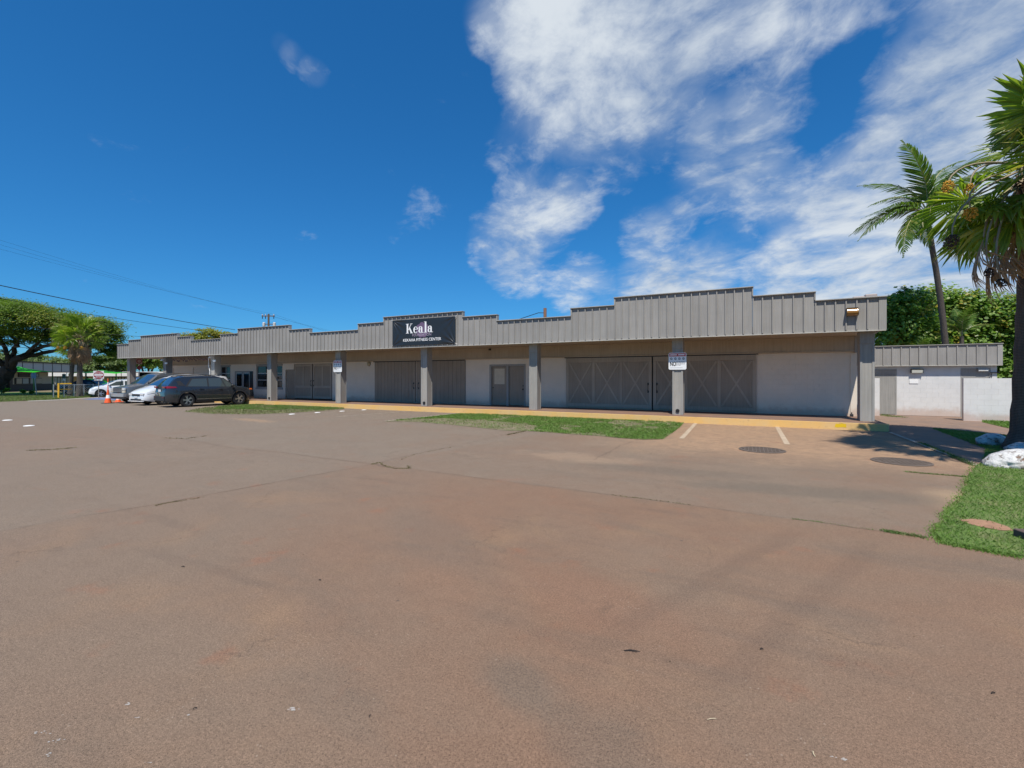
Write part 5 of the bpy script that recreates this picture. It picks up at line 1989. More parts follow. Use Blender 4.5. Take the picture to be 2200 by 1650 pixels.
# lower wing to the right
B0 = at(106, 810, 57)
B1 = at(300, 810, 60)
fr = Frame((B0.x, B0.y), (B1.x, B1.y))
wing = empty('school_wing', (B0.x, B0.y, 0), 'low tan school wing with white fascia behind the palm trunks', 'building')
LN = fr.len
zf0, zf1 = at(150, 808.2, 57).z, at(150, 800.5, 57).z
fr.box(MB(), .3, LN, .9, 7, G, zf0).build('wall', M_TAN, wing)
fr.box(MB(), .3, LN, .84, .895, G, .7).build('base_band', M_BRN, wing)
for k_ in range(5):
    x0_ = LN * k_ / 5
    fr.box(MB(), x0_ + .04, x0_ + LN / 5 - .04, -.3, -.2, zf0, zf1).build('fascia_panel', M_WFASC, wing)
fr.box(MB(), -.1, LN + .1, -.28, 7.2, zf1 + .002, zf1 + .1).build('roof', M_BRN, wing)
for ua, ub in ((109, 128), (130, 148), (222, 268)):
    w_ = school_item(ua, ub, .75, zf0 - .08, 'window', M_BRN, .78, .89, wing)
    a, b = sorted((sx_of(ua), sx_of(ub)))
    n_ = 7 if ub > 200 else 3
    for k_ in range(n_):
        fr.box(MB(), a + (b - a) * (k_ + .12) / n_, a + (b - a) * (k_ + .88) / n_, .74, .775, .8, zf0 - .16).build('pane', M_JAL if ub < 200 else M_CREAM, w_)
school_item(176, 181, G, zf0 - .1, 'door', M_BRN, .78, .89, wing)
school_item(203, 209, G, zf0 - .1, 'door', M_BRN, .78, .89, wing)
# far teal building seen under the canopy
q0, q1 = at(270, 810, 66), at(420, 810, 66)
fr = Frame((q0.x, q0.y), (q1.x, q1.y))
tl = empty('teal_building', (q0.x, q0.y, 0), 'far building with teal wall and white roof edge seen under the canopy end', 'building')
fr.box(MB(), 0, fr.len, 0, 6, G, 2.15).build('wall', mat('teal_paint', (.02, .17, .18), .7), tl)
fr.box(MB(), -.2, fr.len + .2, -.4, 6.3, 2.15, 2.45).build('roof', M_WFASC, tl)
fr.box(MB(), 0, fr.len, -.06, -.002, 1.1, 1.5).build('window_band', M_JAL, tl)

# green shade canopies
M_GRN = leafmat('green_shade_cloth', (.06, .52, .085), (.07, .55, .09), None, .7, .45)


def canopy(u, v_apex, u0, u1, v_edge, d, label):
    c_ = at(u, v_edge, d)
    ze, za_ = c_.z, at(u, v_apex, d).z
    hw = (u1 - u0) * d / F / 2
    t_ = empty('shade_canopy', (c_.x, c_.y, G), label, 'canopy', 'green shade canopies at the school', math.atan2(c_.y, c_.x) - R(90) + .35)
    q = MB()
    N = 8
    hw_ = hw / 1.25
    for sd in range(4):
        rot = Matrix.Rotation(sd * math.pi / 2, 3, 'Z')
        vs_ = []
        for j in range(N + 1):
            f_ = j / N
            for i in range(N + 1):
                g_ = (i / N * 2 - 1) * f_
                z = za_ - (za_ - ze) * f_ ** .85 - .12 * math.sin(f_ * math.pi) * (1 - abs(g_)) + .10 * f_ * (1 - g_ * g_)
                vs_.append(rot @ Vector((g_ * hw_, -f_ * hw_, z - G)))
        r_ = N + 1
        q.add(vs_, [(j * r_ + i, j * r_ + i + 1, (j + 1) * r_ + i + 1, (j + 1) * r_ + i) for j in range(N) for i in range(N)])
    q.build('shade_cloth', M_GRN, t_, local=True, smooth=True)
    for sx in (-1, 1):
        for sy in (-1, 1):
            MB().tube([(sx * hw_ * .98, sy * hw_ * .98, 0), (sx * hw_ * .98, sy * hw_ * .98, ze - G)], .06, 8).build('leg', mat('green_post', (.05, .12, .03), .5), t_, local=True)


canopy(219, 794.5, 165, 268, 802.5, 52, 'bright green shade canopy right of the palm trunks')
canopy(40, 787, -10, 91, 799.5, 50, 'bright green shade canopy partly behind the big tree trunk')

# bollard-like orange cone at the school
x, y = gp(34, 838.5)
c = empty('traffic_cone', (x, y, G), 'faded orange cone standing at the school wall', 'cone')
MB().lathe([(.2, 0), (.08, .95), (.03, .96)], n=14).build('cone_body', mat('faded_orange', (.72, .27, .14), .6), c, local=True)
MB().bev(-.25, .25, -.25, .25, 0, .04, .01).build('cone_base', mat('faded_orange', (.72, .27, .14), .6), c, local=True)

# ------------------------------------------------------------------ poles and wires
M_WOOD = mat('pole_wood', (.13, .085, .055), .85, vary=.25, vscale=4)
M_CERAM = mat('pale_ceramic', (.6, .58, .6), .3)
pb_ = at(577, 700, 75)
zt_ = at(577, 674.5, 75).z
pl = empty('utility_pole', (pb_.x, pb_.y, 0), 'wooden utility pole with crossarm rising behind the stepped fascia', 'pole')
MB().tube([(pb_.x, pb_.y, G), (pb_.x, pb_.y, zt_)], [.19, .15], 10).build('pole_shaft', M_WOOD, pl)
rr = Vector((CP, SP, 0))
c0 = Vector((pb_.x, pb_.y, at(577, 679, 75).z))
MB().obox(c0 - rr * 1.1, c0 + rr * 1.0, .14, .14).build('crossarm', M_WOOD, pl)
for k_ in (-1.0, -.5, .85):
    b_ = c0 + rr * k_
    MB().lathe([(.05, .07), (.09, .14), (.05, .2), (.09, .26), (.03, .32)], b_, 10).build('insulator', M_CERAM, pl)
    MB().tube([b_ - Vector((0, .0, .07)), b_ - Vector((0, 0, .45))], .06, 6).build('drop_fuse', M_BLACK, pl)
c1_ = Vector((pb_.x, pb_.y, at(577, 696.5, 75).z))
MB().obox(c1_ - rr * .7, c1_ + rr * .7, .12, .12).build('crossarm', M_WOOD, pl)
for k_ in (-.75, .95):
    MB().lathe([(.2, -.35), (.22, -.3), (.22, .2), (.12, .3)], c1_ + rr * k_, 12).build('transformer', M_FASC, pl)
q0 = at(1171, 700, 34)
zt_ = at(1171, 662, 34).z
pl2 = empty('service_mast', (q0.x, q0.y, 0), 'short brown wooden service pole behind the fascia right of the banner', 'pole')
MB().tube([(q0.x, q0.y, 3.5), (q0.x, q0.y, zt_)], .12, 10).build('pole_shaft', mat('reddish_pole_wood', (.23, .12, .075), .85, vary=.2, vscale=5), pl2)
tipp = Vector((q0.x, q0.y, zt_ - .35))
eend = at(1110, 688, 33)


def wire(name, label, pts, r_=.012, sag=0.0, cat='cable', group=None):
    q = MB()
    P = []
    for a, b in zip(pts[:-1], pts[1:]):
        for k_ in range(16):
            f_ = k_ / 16
            P.append(Vector(a).lerp(Vector(b), f_) - Vector((0, 0, sag * 4 * f_ * (1 - f_))))
    P.append(Vector(pts[-1]))
    q.tube(P, r_, 5)
    return tag(q.build(name, mat('cable_black', (.012, .013, .016), .5)), label, cat, group)


wire('service_cable', 'black cable drooping from the short brown pole to the roof', [tipp, at(1157, 672, 34), at(1112, 687, 33), at(1096, 694, 32)], .025)
GW = 'overhead wires crossing the sky on the left'
top = Vector((c0.x, c0.y, c0.z + .3))
wire('power_line', 'thick dark overhead wire running down to the left roofline', [at(-180, 574, 27), at(505, 708.5, 60)], .03, .25, group=GW)
wire('power_line', 'lower dark overhead wire above the trees on the left', [at(-20, 636, 38), at(130, 665.5, 44), at(450, 713, 66)], .022, .05, group=GW)
wire('power_line', 'faint lowest wire between the left trees and the roofline', [at(150, 710, 40), at(270, 720.5, 40), at(330, 724, 42)], .012, .03, group=GW)
for k_, (va, off) in enumerate(((497, -1.0), (508, -.5), (519, .85))):
    wire('power_line', ('faint topmost wire leading to the utility pole', 'faint middle wire leading to the utility pole', 'faint third wire leading to the utility pole')[k_],
         [at(-60, va, 40), c0 + rr * off + Vector((0, 0, .32))], .007, .35, group=GW)
    e_ = at(720, 712 + k_ * 3, 95)
    wire('power_line', ('faint topmost wire leaving the utility pole to the right', 'faint middle wire leaving the utility pole to the right', 'faint third wire leaving the utility pole to the right')[k_],
         [c0 + rr * off + Vector((0, 0, .32)), e_], .009, .1, group=GW)
wire('power_line', 'dark wire low across the shaded big tree branches', [at(-30, 739, 36), at(70, 748, 38), at(140, 754, 40)], .02, .03, group=GW)

# ------------------------------------------------------------------ small things on and near the building
# string of lights under the eave at the far bays
a, b = onY(374, 770, YC - .2), onY(448, 770, YC - .2)
st = empty('string_lights', (a[0], YC - .25, ZB - .06), 'string of small dark bulbs hanging under the eave at the far left', 'string lights')
q = MB()
bl = MB()
x = a[0]
while x < b[0]:
    l_ = random.uniform(.12, .32)
    q.tube([(x, YC - .25, ZB - .05), (x + .02, YC - .25, ZB - .05 - l_)], .008, 4)
    bl.lathe([(.02, 0), (.04, .04), (.03, .1)], (x + .02, YC - .25, ZB - .13 - l_), 6)
    x += .16
q.tube([(a[0], YC - .25, ZB - .05), (b[0], YC - .25, ZB - .05)], .01, 4)
q.build('cable', M_BLACK, st)
tag(bl.build('bulb', mat('red_brown_bulb', (.12, .045, .035), .3), st), kind='stuff')
for (px, lab) in (((455, 768), 'white flood lamp on the third column from the left'), ((352, 774), 'white flood lamp on the second column from the left')):
    x, z = onY(px[0], px[1], YC - .1)
    L_ = empty('flood_light', (x, YC - .1, z), lab, 'lamp')
    MB().tube([(-.12, .1, .1), (-.12, -.05, .1), (-.05, -.1, .02)], .03, 6).build('bracket', M_WHITE, L_, local=True)
    MB().lathe([(.05, .08), (.11, -.02), (.12, -.05)], (0.0, -.12, 0), 12).build('lamp_head', M_WHITE, L_, local=True)
    MB().bev(.12, .42, -.02, .06, -.30, -.16, .02).build('junction_box', M_WHITE, L_, local=True)
x, z = onY(458, 785, YC)
o = MB().tube([(-34.16, YC - .05, 3.0), (-34.14, YC - .05, 2.4), (-34.02, YC - .05, 2.1), (-34.02, YC - .05, .3)], .022, 6).build('conduit', M_WHITE)
tag(o, 'white conduit running down the third column from the left', 'conduit')
x, z = onY(1053, 752, YW - .17)
cm = empty('security_camera', (x, YW - .18, z), 'small black dome camera on the header above the pair of doors', 'camera')
MB().lathe([(.06, -.02), (.075, .02), (.05, .05)], (0, -.05, 0), 12).build('dome', M_BLACK, cm, local=True)
MB().box(-.05, .05, -.05, .0, .04, .07).build('mount', M_BLACK, cm, local=True)
x, z = onY(793, 780, YW)
o = MB().lathe([(.16, -.06), (.12, -.14), (.03, -.17)], n=16, axis='y').build('round_lamp', mat('yellowed_lens', (.42, .36, .24), .35), None, smooth=True)
o.location = (x, YW + .055, z - .05)
tag(o, 'round yellowed wall lamp left of the plank doors', 'lamp')
x = onY(1836, 880, YW - .1)[0]
o = MB().bev(-.05, .05, -.05, .05, 0, .1, .01).tube([(0, 0, .1), (0, 0, .16)], .02, 6).build('hose_tap', M_PLAST)
o.location = (3.62, YW - .12, ZW)
tag(o, 'small dark tap box at the foot of the right wall end', 'tap')

# ------------------------------------------------------------------ manholes, studs, debris
def manhole(u, v, r_, label):
    x, y = gp(u, v)
    m_ = empty('manhole_cover', (x, y, G), label, 'manhole cover', 'manhole covers in the right hand bays')
    M_IRON = mat('rusty_iron', (.135, .105, .085), .75, metal=.2, vary=.3, vscale=14, bump=.4, bscale=50)
    MB().lathe([(r_, .002), (r_, .012), (r_ * .97, .014), (r_ * .93, .014), (r_ * .93, .004)], n=40).build('frame', M_IRON, m_, local=True)
    MB().lathe([(r_ * .915, .002), (r_ * .915, .011), (r_ * .90, .012), (.001, .013)], n=40).build('cover', M_IRON, m_, local=True)
    q = MB()
    for k_ in range(-5, 6):
        for j in range(-5, 6):
            if math.hypot(k_, j) * r_ * .16 < r_ * .82:
                q.box(k_ * r_ * .16 - .03, k_ * r_ * .16 + .03, j * r_ * .16 - .012, j * r_ * .16 + .012, .0125, .019)
    q.build('raised_pattern', M_IRON, m_, local=True)


manhole(1637, 967, .50, 'round iron manhole cover below the right bay stripe')
manhole(1936, 992.5, .50, 'round iron manhole cover near the palm shadow')
for i, (u, v) in enumerate(((627, 890), (682, 886.7), (735, 883.7), (782, 880.8), (62, 915), (16, 903))):
    x, y = gp(u, v)
    o = MB().lathe([(.10, 0), (.09, .012), (.05, .022)], n=16).build('pavement_marker', mat('marker_white', (.80, .80, .78), .4))
    o.location = (x, y, G + .002)
    o.scale = (1.5, 1.5, 1) if i > 3 else (1.0, 1.6, 1)
    tag(o, ('round white pavement marker, leftmost in the row of four below the long grass strip', 'round white pavement marker, second from left in the row of four below the grass strip',
            'round white pavement marker, third from left in the row of four below the grass strip', 'round white pavement marker nearest the kerb in the row of four',
            'white oval pavement marker on the grey asphalt, nearer of the pair', 'white oval pavement marker on the grey asphalt, farther of the pair')[i], 'marker')


def litter(name, u, v, l_, w_, m, label, cat, a=0.0, h=.012):
    x, y = gp(u, v)
    q = MB().tube([(-l_ / 2, 0, h * .5), (-l_ * .1, w_ * .5, h * .8), (l_ * .2, -w_ * .2, h), (l_ / 2, w_ * .3, h * .5)], [w_ * .25, w_ * .32, w_ * .32, w_ * .12], 6)
    o = q.build(name, m)
    o.location = (x, y, G)
    o.rotation_euler = (0, 0, a)
    tag(o, label, cat)


M_BARK = mat('dark_twig', (.03, .022, .018), .9)
litter('twig', 1358, 1401, .10, .012, M_BARK, 'short dark twig on the concrete in the foreground', 'twig', PH - .15)
litter('leaf_scrap', 1637, 1397, .022, .012, M_BARK, 'small dark leaf scrap on the concrete right of the twig', 'leaf scrap', .3)
litter('leaf_scrap', 419, 1525, .02, .008, M_BARK, 'small dark scrap on the concrete near white paint marks', 'leaf scrap', .9)
litter('leaf_scrap', 795, 1541, .014, .007, M_BARK, 'tiny dark scrap on the concrete at bottom centre left', 'leaf scrap', 1.4)
litter('leaf_scrap', 393, 1219, .03, .012, M_BARK, 'dark leaf scrap below the long slab joint', 'leaf scrap', .4)
litter('leaf_scrap', 687, 1248, .02, .012, M_BARK, 'tiny dark scrap in the middle of the concrete', 'leaf scrap', .4)
litter('stone_chip', 2135, 1492, .02, .012, M_BARK, 'tiny dark stone chip on the concrete at lower right', 'stone chip', .4)
litter('straw', 1748, 1622, .03, .006, mat('straw_yellow', (.6, .52, .34), .8), 'pale straw bit on the concrete at bottom right', 'straw', 1.9)
litter('straw', 1530, 1548, .05, .004, mat('straw_yellow', (.6, .52, .34), .8), 'thin pale grass straw on the concrete left of the white paint splash', 'straw', .5)
# chalky paint splashes
M_SPL = mat('white_splash', (.40, .37, .335), .8, vary=.2, vscale=40)
sp_i = 0
for (u, v, w_, h_) in ((80, 1575, .10, .02), (122, 1592, .05, .022), (295, 1543, .022, .012), (275, 1513, .018, .02), (405, 1537, .014, .014), (630, 1525, .05, .03), (1811, 1632, .03, .02), (1790, 1628, .02, .012), (320, 1640, .06, .012), (103, 1622, .02, .022)):
    x, y = gp(u, v)
    w_, h_ = w_ * .75, h_ * .6
    q = MB()
    for k_ in range(random.randint(5, 9)):
        cx_, cy_ = random.gauss(0, w_ * .4), random.gauss(0, h_ * .4)
        a0 = random.random() * 6
        rr_ = random.uniform(.15, .4) * h_
        el = random.uniform(1, 2.6)
        q.poly([(cx_ + rr_ * el * math.cos(a0 + t_ * .9) * random.uniform(.6, 1.2), cy_ + rr_ * math.sin(a0 + t_ * .9) * random.uniform(.6, 1.2), .001 + k_ * .0004) for t_ in range(7)])
    o = q.build('paint_splash', M_SPL)
    o.location = (x, y, G + .001)
    o.rotation_euler = (0, 0, PH)
    tag(o, kind='structure')
# brown block at the right edge
x, y = gp(2207, 1162)
o = MB().bev(-.055, .06, -.1, .1, -.01, .10, .008).build('low_marker_block', mat('brown_block', (.10, .07, .06), .8, vary=.2, vscale=10))
o.location = (x, y, G)
o.rotation_euler = (0, 0, .3)
tag(o, 'low brown block in the lawn beside the bare earth', 'block')
# ------------------------------------------------------------------ vegetation
M_BARKT = mat('tree_bark', (.045, .035, .028), .9, vary=.3, vscale=3, bump=.6, bscale=25)
M_POD = leafmat('feathery_leaf', (.068, .130, .018), (.150, .222, .032), (.27, .26, .045), .55, .36, .35)
M_POD2 = leafmat('yellow_green_leaf', (.15, .175, .02), (.26, .26, .035), (.38, .28, .05), .55, .38, .35)
M_BROAD = leafmat('broad_glossy_leaf', (.105, .195, .036), (.225, .340, .075), (.44, .32, .07), .36, .45, .9)
M_FARL = leafmat('far_leaf', (.08, .13, .035), (.15, .20, .06), None, .6, .3)


def leaves(C, size, up, rg, m, name, parent, hexa=False, out=None):
    """one leaf blade per point in C; up = how strongly leaves lie flat; out = outward directions"""
    n = len(C)
    N = rg.normal(0, 1, (n, 3))
    N[:, 2] = np.abs(N[:, 2]) + up
    N += np.array((.1, -.40, .35))          # blades turn towards the light
    if out is not None:
        N += out * 1.1
    N /= np.linalg.norm(N, axis=1)[:, None]
    T = rg.normal(0, 1, (n, 3))
    T -= N * np.sum(T * N, 1)[:, None]
    T /= np.linalg.norm(T, axis=1)[:, None]
    B = np.cross(N, T)
    s = (size * rg.uniform(.6, 1.25, n))[:, None]
    if hexa:
        prof = [(-.5, 0, 0), (-.22, .36, .06), (.22, .36, .06), (.5, 0, -.03), (.22, -.36, .06), (-.22, -.36, .06)]
    else:
        prof = [(-.5, 0, 0), (-.05, .26, .05), (.5, 0, -.05), (-.05, -.26, .05)]
    V = np.stack([C + s * (a * T + b * B + c * N) for a, b, c in prof], 1).reshape(-1, 3) - np.array(wo_of(parent))
    k = len(prof)
    o = link(name, npmesh(name, V, np.arange(n * k).reshape(-1, k), m), parent)
    return o


def clumped(lobes_, n, rg, flat=.45, per=70, shell=.55, topb=.35):
    """points in clumps inside ellipsoids ((centre), (rx, ry, rz)); also outward directions"""
    P, O = [], []
    vol = np.array([l[1][0] * l[1][1] * l[1][2] for l in lobes_]) ** (2 / 3)
    cnt = (n * vol / vol.sum()).astype(int)
    for (c, r_), k in zip(lobes_, cnt):
        nc = max(6, k // per)
        d = rg.normal(0, 1, (nc, 3))
        d[:, 2] += topb
        d /= np.linalg.norm(d, axis=1)[:, None]
        rad = rg.uniform(shell, 1.0, nc)[:, None]
        cc = np.array(c) + d * rad * np.array(r_)
        ci = rg.integers(0, nc, k)
        sg = (np.prod(r_) ** (1 / 3)) * .17
        off = rg.normal(0, 1, (k, 3)) * sg * rg.uniform(.5, 1.3, nc)[ci][:, None]
        off[:, 2] *= flat
        P.append(cc[ci] + off)
        O.append(d[ci])
    return np.concatenate(P), np.concatenate(O)


def lobe(u, v, ru, rv, d, depth=1.0):
    c = at(u, v, d)
    return ((c.x, c.y, c.z), (ru * d / F, ru * d / F * depth, rv * d / F))


def limb(q, pts, r0, r1, seg=5, wob=.12):
    P, Rr = [], []
    for i in range(len(pts) - 1):
        a, b = Vector(pts[i]), Vector(pts[i + 1])
        for k in range(seg):
            f = (i * seg + k) / ((len(pts) - 1) * seg)
            P.append(a.lerp(b, k / seg) + Vector((random.gauss(0, wob), random.gauss(0, wob), random.gauss(0, wob))) * (1 if (i or k) else 0) * min(1, r0))
            Rr.append(r0 + (r1 - r0) * f)
    P.append(Vector(pts[-1]))
    Rr.append(r1)
    q.tube(P, Rr, 8)


# the big spreading tree on the left --------------------------------------
rg = np.random.default_rng(3)
D0 = 44
root = at(-46, 862, D0)
tr = empty('spreading_tree', (root.x, root.y, G), 'big dark trunked spreading tree shading the left verge', 'tree')
q = MB()
fork = at(22, 790, D0)
limb(q, [Vector((root.x, root.y, G)), at(-12, 826, D0), fork], .85, .55, 5, .08)
tips = []
for path, r_ in (([(22, 790), (35, 770), (75, 752), (120, 738), (165, 722)], .34), ([(22, 790), (28, 765), (40, 730), (60, 690)], .30), ([(30, 774), (95, 757), (170, 745), (225, 742)], .24),
                 ([(20, 792), (-5, 775), (-40, 740), (-80, 700)], .34), ([(22, 788), (15, 760), (0, 715), (-10, 670)], .26), ([(60, 757), (90, 725), (110, 690)], .16), ([(110, 742), (150, 715), (190, 700)], .15), ([(40, 745), (20, 715), (30, 680)], .15), ([(130, 750), (185, 730), (230, 715)], .13)):
    pts = []
    for i, (u, v) in enumerate(path):
        dd = D0 + (i * random.uniform(-1.4, 1.4))
        pts.append(at(u, v, dd))
    limb(q, pts, r_, .05, 4, .25)
    tips.append(pts[-1])
    for _ in range(5):
        a = pts[random.randrange(1, len(pts))]
        b = a + Vector((random.gauss(0, .9), random.gauss(0, 1.2), random.uniform(.1, .7)))
        limb(q, [a, (a + b) / 2 + Vector((0, 0, .2)), b], .07, .02, 3, .2)
q.build('trunk', M_BARKT, tr)
LB = [lobe(-90, 690, 100, 46, D0 - 1, 1.7), lobe(-10, 686, 90, 44, D0 - 1, 1.8), lobe(48, 688, 70, 36, D0 - 2, 2.0), lobe(100, 704, 62, 33, D0 - 1, 2.0), lobe(150, 706, 60, 34, D0, 1.8),
      lobe(200, 716, 48, 34, D0, 1), lobe(232, 738, 32, 34, D0, 1.2), lobe(0, 725, 60, 18, D0 + 2, 1.2), lobe(245, 765, 26, 24, D0 + 2, 1.4), lobe(210, 758, 42, 20, D0 + 1, 1.5), lobe(70, 728, 60, 16, D0 + 1, 1.5), lobe(150, 738, 50, 14, D0 + 1, 1.5), lobe(20, 660, 45, 18, D0 + 1, 1)]
P, O = clumped(LB, 120000, rg, .35, 80, .62, .75)
leaves(P, .185, .9, rg, M_POD, 'crown', tr, out=O * .5)


def tree(name, label, lobes_, base, n, size, m, rg, group=None, trunk_r=.3, flat=.6, hexa=False, shell=.55, up=.4, topb=.35, per=70, twigs=0):
    b = Vector((base[0], base[1], G))
    t_ = empty(name, b, label, 'tree', group)
    q = MB()
    for (c, r_) in lobes_:
        c_ = Vector(c)
        mid__ = Vector((b.x * .6 + c_.x * .4, b.y * .6 + c_.y * .4, c_.z * .45))
        limb(q, [b + Vector((random.gauss(0, .2), random.gauss(0, .2), 0)), mid__, c_ + Vector((0, 0, r_[2] * .3))], trunk_r, .05, 4, .2)
        for _ in range(4 + twigs):
            e = c_ + Vector((random.uniform(-1, 1) * r_[0], random.uniform(-1, 1) * r_[1], random.uniform(-.3, .9) * r_[2])) * .8
            limb(q, [mid__.lerp(c_, .5), (mid__ + e) / 2 + Vector((0, 0, .3)), e], .06, .015, 3, .15)
    q.build('trunk', M_BARKT, t_)
    P, O = clumped(lobes_, n, rg, flat, per, shell, topb)
    k = P[:, 2] > .1
    leaves(P[k], size, up, rg, m, 'crown', t_, hexa, O[k])
    return t_


gB = 'trees behind the school and the left end'
c = at(445, 740, 62)
tree('spreading_tree', 'yellow green spreading tree crown showing above the stepped fascia', [lobe(415, 742, 55, 26, 62), lobe(450, 734, 50, 28, 62), lobe(485, 740, 40, 26, 63), lobe(390, 752, 40, 26, 61)], (c.x, c.y), 15000, .3, M_POD2, rg, None, .4, .35, False, .6, .9, .75)
for i, (u, v, ru, rv, d, lab) in enumerate(((-20, 782, 70, 26, 92, 'far green tree behind the school, left of the big trunk'), (70, 778, 60, 16, 96, 'far green tree behind the panelled school fascia'),
                                            (205, 786, 55, 20, 80, 'green tree behind the right shade canopy'), (255, 780, 45, 26, 84, 'green tree between the right canopy and the building end'),
                                            (318, 772, 45, 24, 72, 'leafy tree seen under the fascia end'), (385, 778, 50, 22, 80, 'tree behind the far bays under the fascia'), (130, 786, 50, 14, 90, 'far tree behind the palm trunks'))):
    c = at(u, v, d)
    tree('leafy_tree', lab, [lobe(u - ru * .4, v + 4, ru * .6, rv * .9, d), lobe(u + ru * .35, v, ru * .6, rv, d), lobe(u, v - rv * .2, ru * .5, rv * .9, d)], (c.x, c.y), 6500, .42, (M_FARL, M_POD)[i in (3, 4)], rg, gB, .3)
# small shrubs of the verge
for (u, v, h_, lab) in ((8, 846, 17, 'small dark round shrub below the big tree at the far left'), (50, 846, 9, 'small leafy shrub right of the big trunk'), (68, 847, 8, 'small leafy shrub beside the leaning blue sign post'), (198, 851, 12, 'small yellowish shrub in front of the dark sedan')):
    x, y = gp(u, v)
    d = y * CP - x * SP
    t_ = empty('shrub', (x, y, G), lab, 'shrub', 'small shrubs on the left verge')
    r_ = h_ * d / F / 2
    q = MB()
    for _ in range(5):
        e = Vector((x + random.gauss(0, r_ * .5), y + random.gauss(0, r_ * .5), G + r_ * 1.6))
        q.tube([(x, y, G), e], [.02, .008], 5)
    q.build('stem', M_BARKT, t_)
    P, O = clumped([((x, y, G + r_), (r_ * 1.1, r_ * 1.1, r_ * .9))], 700, rg, .8, 25, .3)
    leaves(P, .16, .3, rg, M_POD if u > 100 else M_BROAD, 'foliage', t_)

# broad-leaved trees behind the restroom -----------------------------------
gH = 'broad leaved trees behind the restroom'
HT = [(1935, 29.0, [(1925, 690, 42, 55), (1955, 665, 42, 45), (1915, 740, 35, 55), (1965, 730, 50, 60), (1900, 700, 18, 30)], 'broad leaved tree nearest the fascia corner behind the restroom'),
      (2010, 31.0, [(2000, 660, 50, 45), (2030, 680, 50, 50), (1990, 730, 50, 60), (2045, 735, 45, 55)], 'broad leaved tree directly behind the leaning coconut trunk'),
      (2085, 30.0, [(2075, 665, 45, 42), (2110, 685, 45, 48), (2080, 740, 55, 60), (2120, 745, 40, 60)], 'broad leaved tree behind the right half of the restroom'),
      (2165, 29.0, [(2150, 685, 45, 50), (2190, 690, 45, 55), (2160, 750, 50, 70), (2155, 800, 50, 45), (2205, 760, 40, 70)], 'broad leaved tree with yellowing leaves right of the restroom'),
      (2270, 29.5, [(2255, 680, 50, 55), (2300, 690, 50, 55), (2265, 760, 55, 70), (2320, 770, 50, 70)], 'broad leaved tree behind the leaning palm trunk at the right edge')]
for i, (u, d, lb, lab) in enumerate(HT):
    c = at(u, 800, d)
    tree('broad_leaved_tree', lab, [lobe(a, b, ru, rv, d + random.uniform(-.7, .7), .9) for a, b, ru, rv in lb], (c.x, c.y), 12500, .19, M_BROAD, rg, gH, .12, .8, True, .66, .55, .3, 13, 4)

# ------------------------------------------------------------------ palms
M_FAN = leafmat('fan_palm_blade', (.125, .205, .024), (.255, .325, .050), (.46, .40, .09), .32, .48, 1.3)
M_FANT = leafmat('fan_palm_tip', (.50, .40, .15), (.30, .28, .08), None, .5, .2)
M_DEAD = leafmat('dead_frond', (.30, .17, .09), (.44, .28, .155), (.20, .11, .06), .8, .12, 2)
M_PET = mat('palm_petiole', (.27, .25, .10), .5, vary=.15)
M_COCO = leafmat('coconut_leaflet', (.06, .125, .025), (.13, .205, .04), (.26, .24, .07), .32, .28, 1.0)
M_STALK = mat('fruit_stalk', (.27, .22, .14), .7, vary=.2)
M_FRUIT = mat('yellow_fruit', (.55, .30, .025), .5, vary=.35, vscale=20)
M_FRUITD = mat('dry_fruit', (.05, .032, .022), .8, vary=.3, vscale=20)


def ptrunk_material(name, c1, c2, sc=9):
    m = bpy.data.materials.new(name)
    m.use_nodes = True
    t = NT(m.node_tree)
    b = m.node_tree.nodes['Principled BSDF']
    P = t.n('ShaderNodeNewGeometry').outputs['Position']
    nz = t.noise(P, 4, 5, .65)
    wv = t.n('ShaderNodeTexWave', wave_type='BANDS', bands_direction='Z', wave_profile='SAW')
    t.l(P, wv.inputs['Vector'])
    wv.inputs['Scale'].default_value = sc / 6.283 * 1.0
    wv.inputs['Distortion'].default_value = 2.2
    wv.inputs['Detail'].default_value = 4
    wv.inputs['Detail Scale'].default_value = 2.5
    st = t.noise(t.mapping(P, scale=(9, 9, 1.2)), 2, 5, .7)
    f = t.math('ADD', t.math('MULTIPLY', wv.outputs['Fac'], .45), t.math('MULTIPLY', st, .6))
    c = t.mix(t.mapr(f, .25, .8), c1, c2)
    t.l(c, b.inputs['Base Color'])
    b.inputs['Roughness'].default_value = .9
    bp = t.n('ShaderNodeBump')
    bp.inputs['Strength'].default_value = .9
    bp.inputs['Distance'].default_value = .03
    t.l(t.math('ADD', f, t.math('MULTIPLY', nz, .4)), bp.inputs['Height'])
    t.l(bp.outputs[0], b.inputs['Normal'])
    return m


M_PTR = ptrunk_material('fan_palm_bark', (.045, .037, .031), (.15, .125, .105), 55)
M_CTR = ptrunk_material('coconut_bark', (.05, .04, .034), (.16, .13, .11), 40)


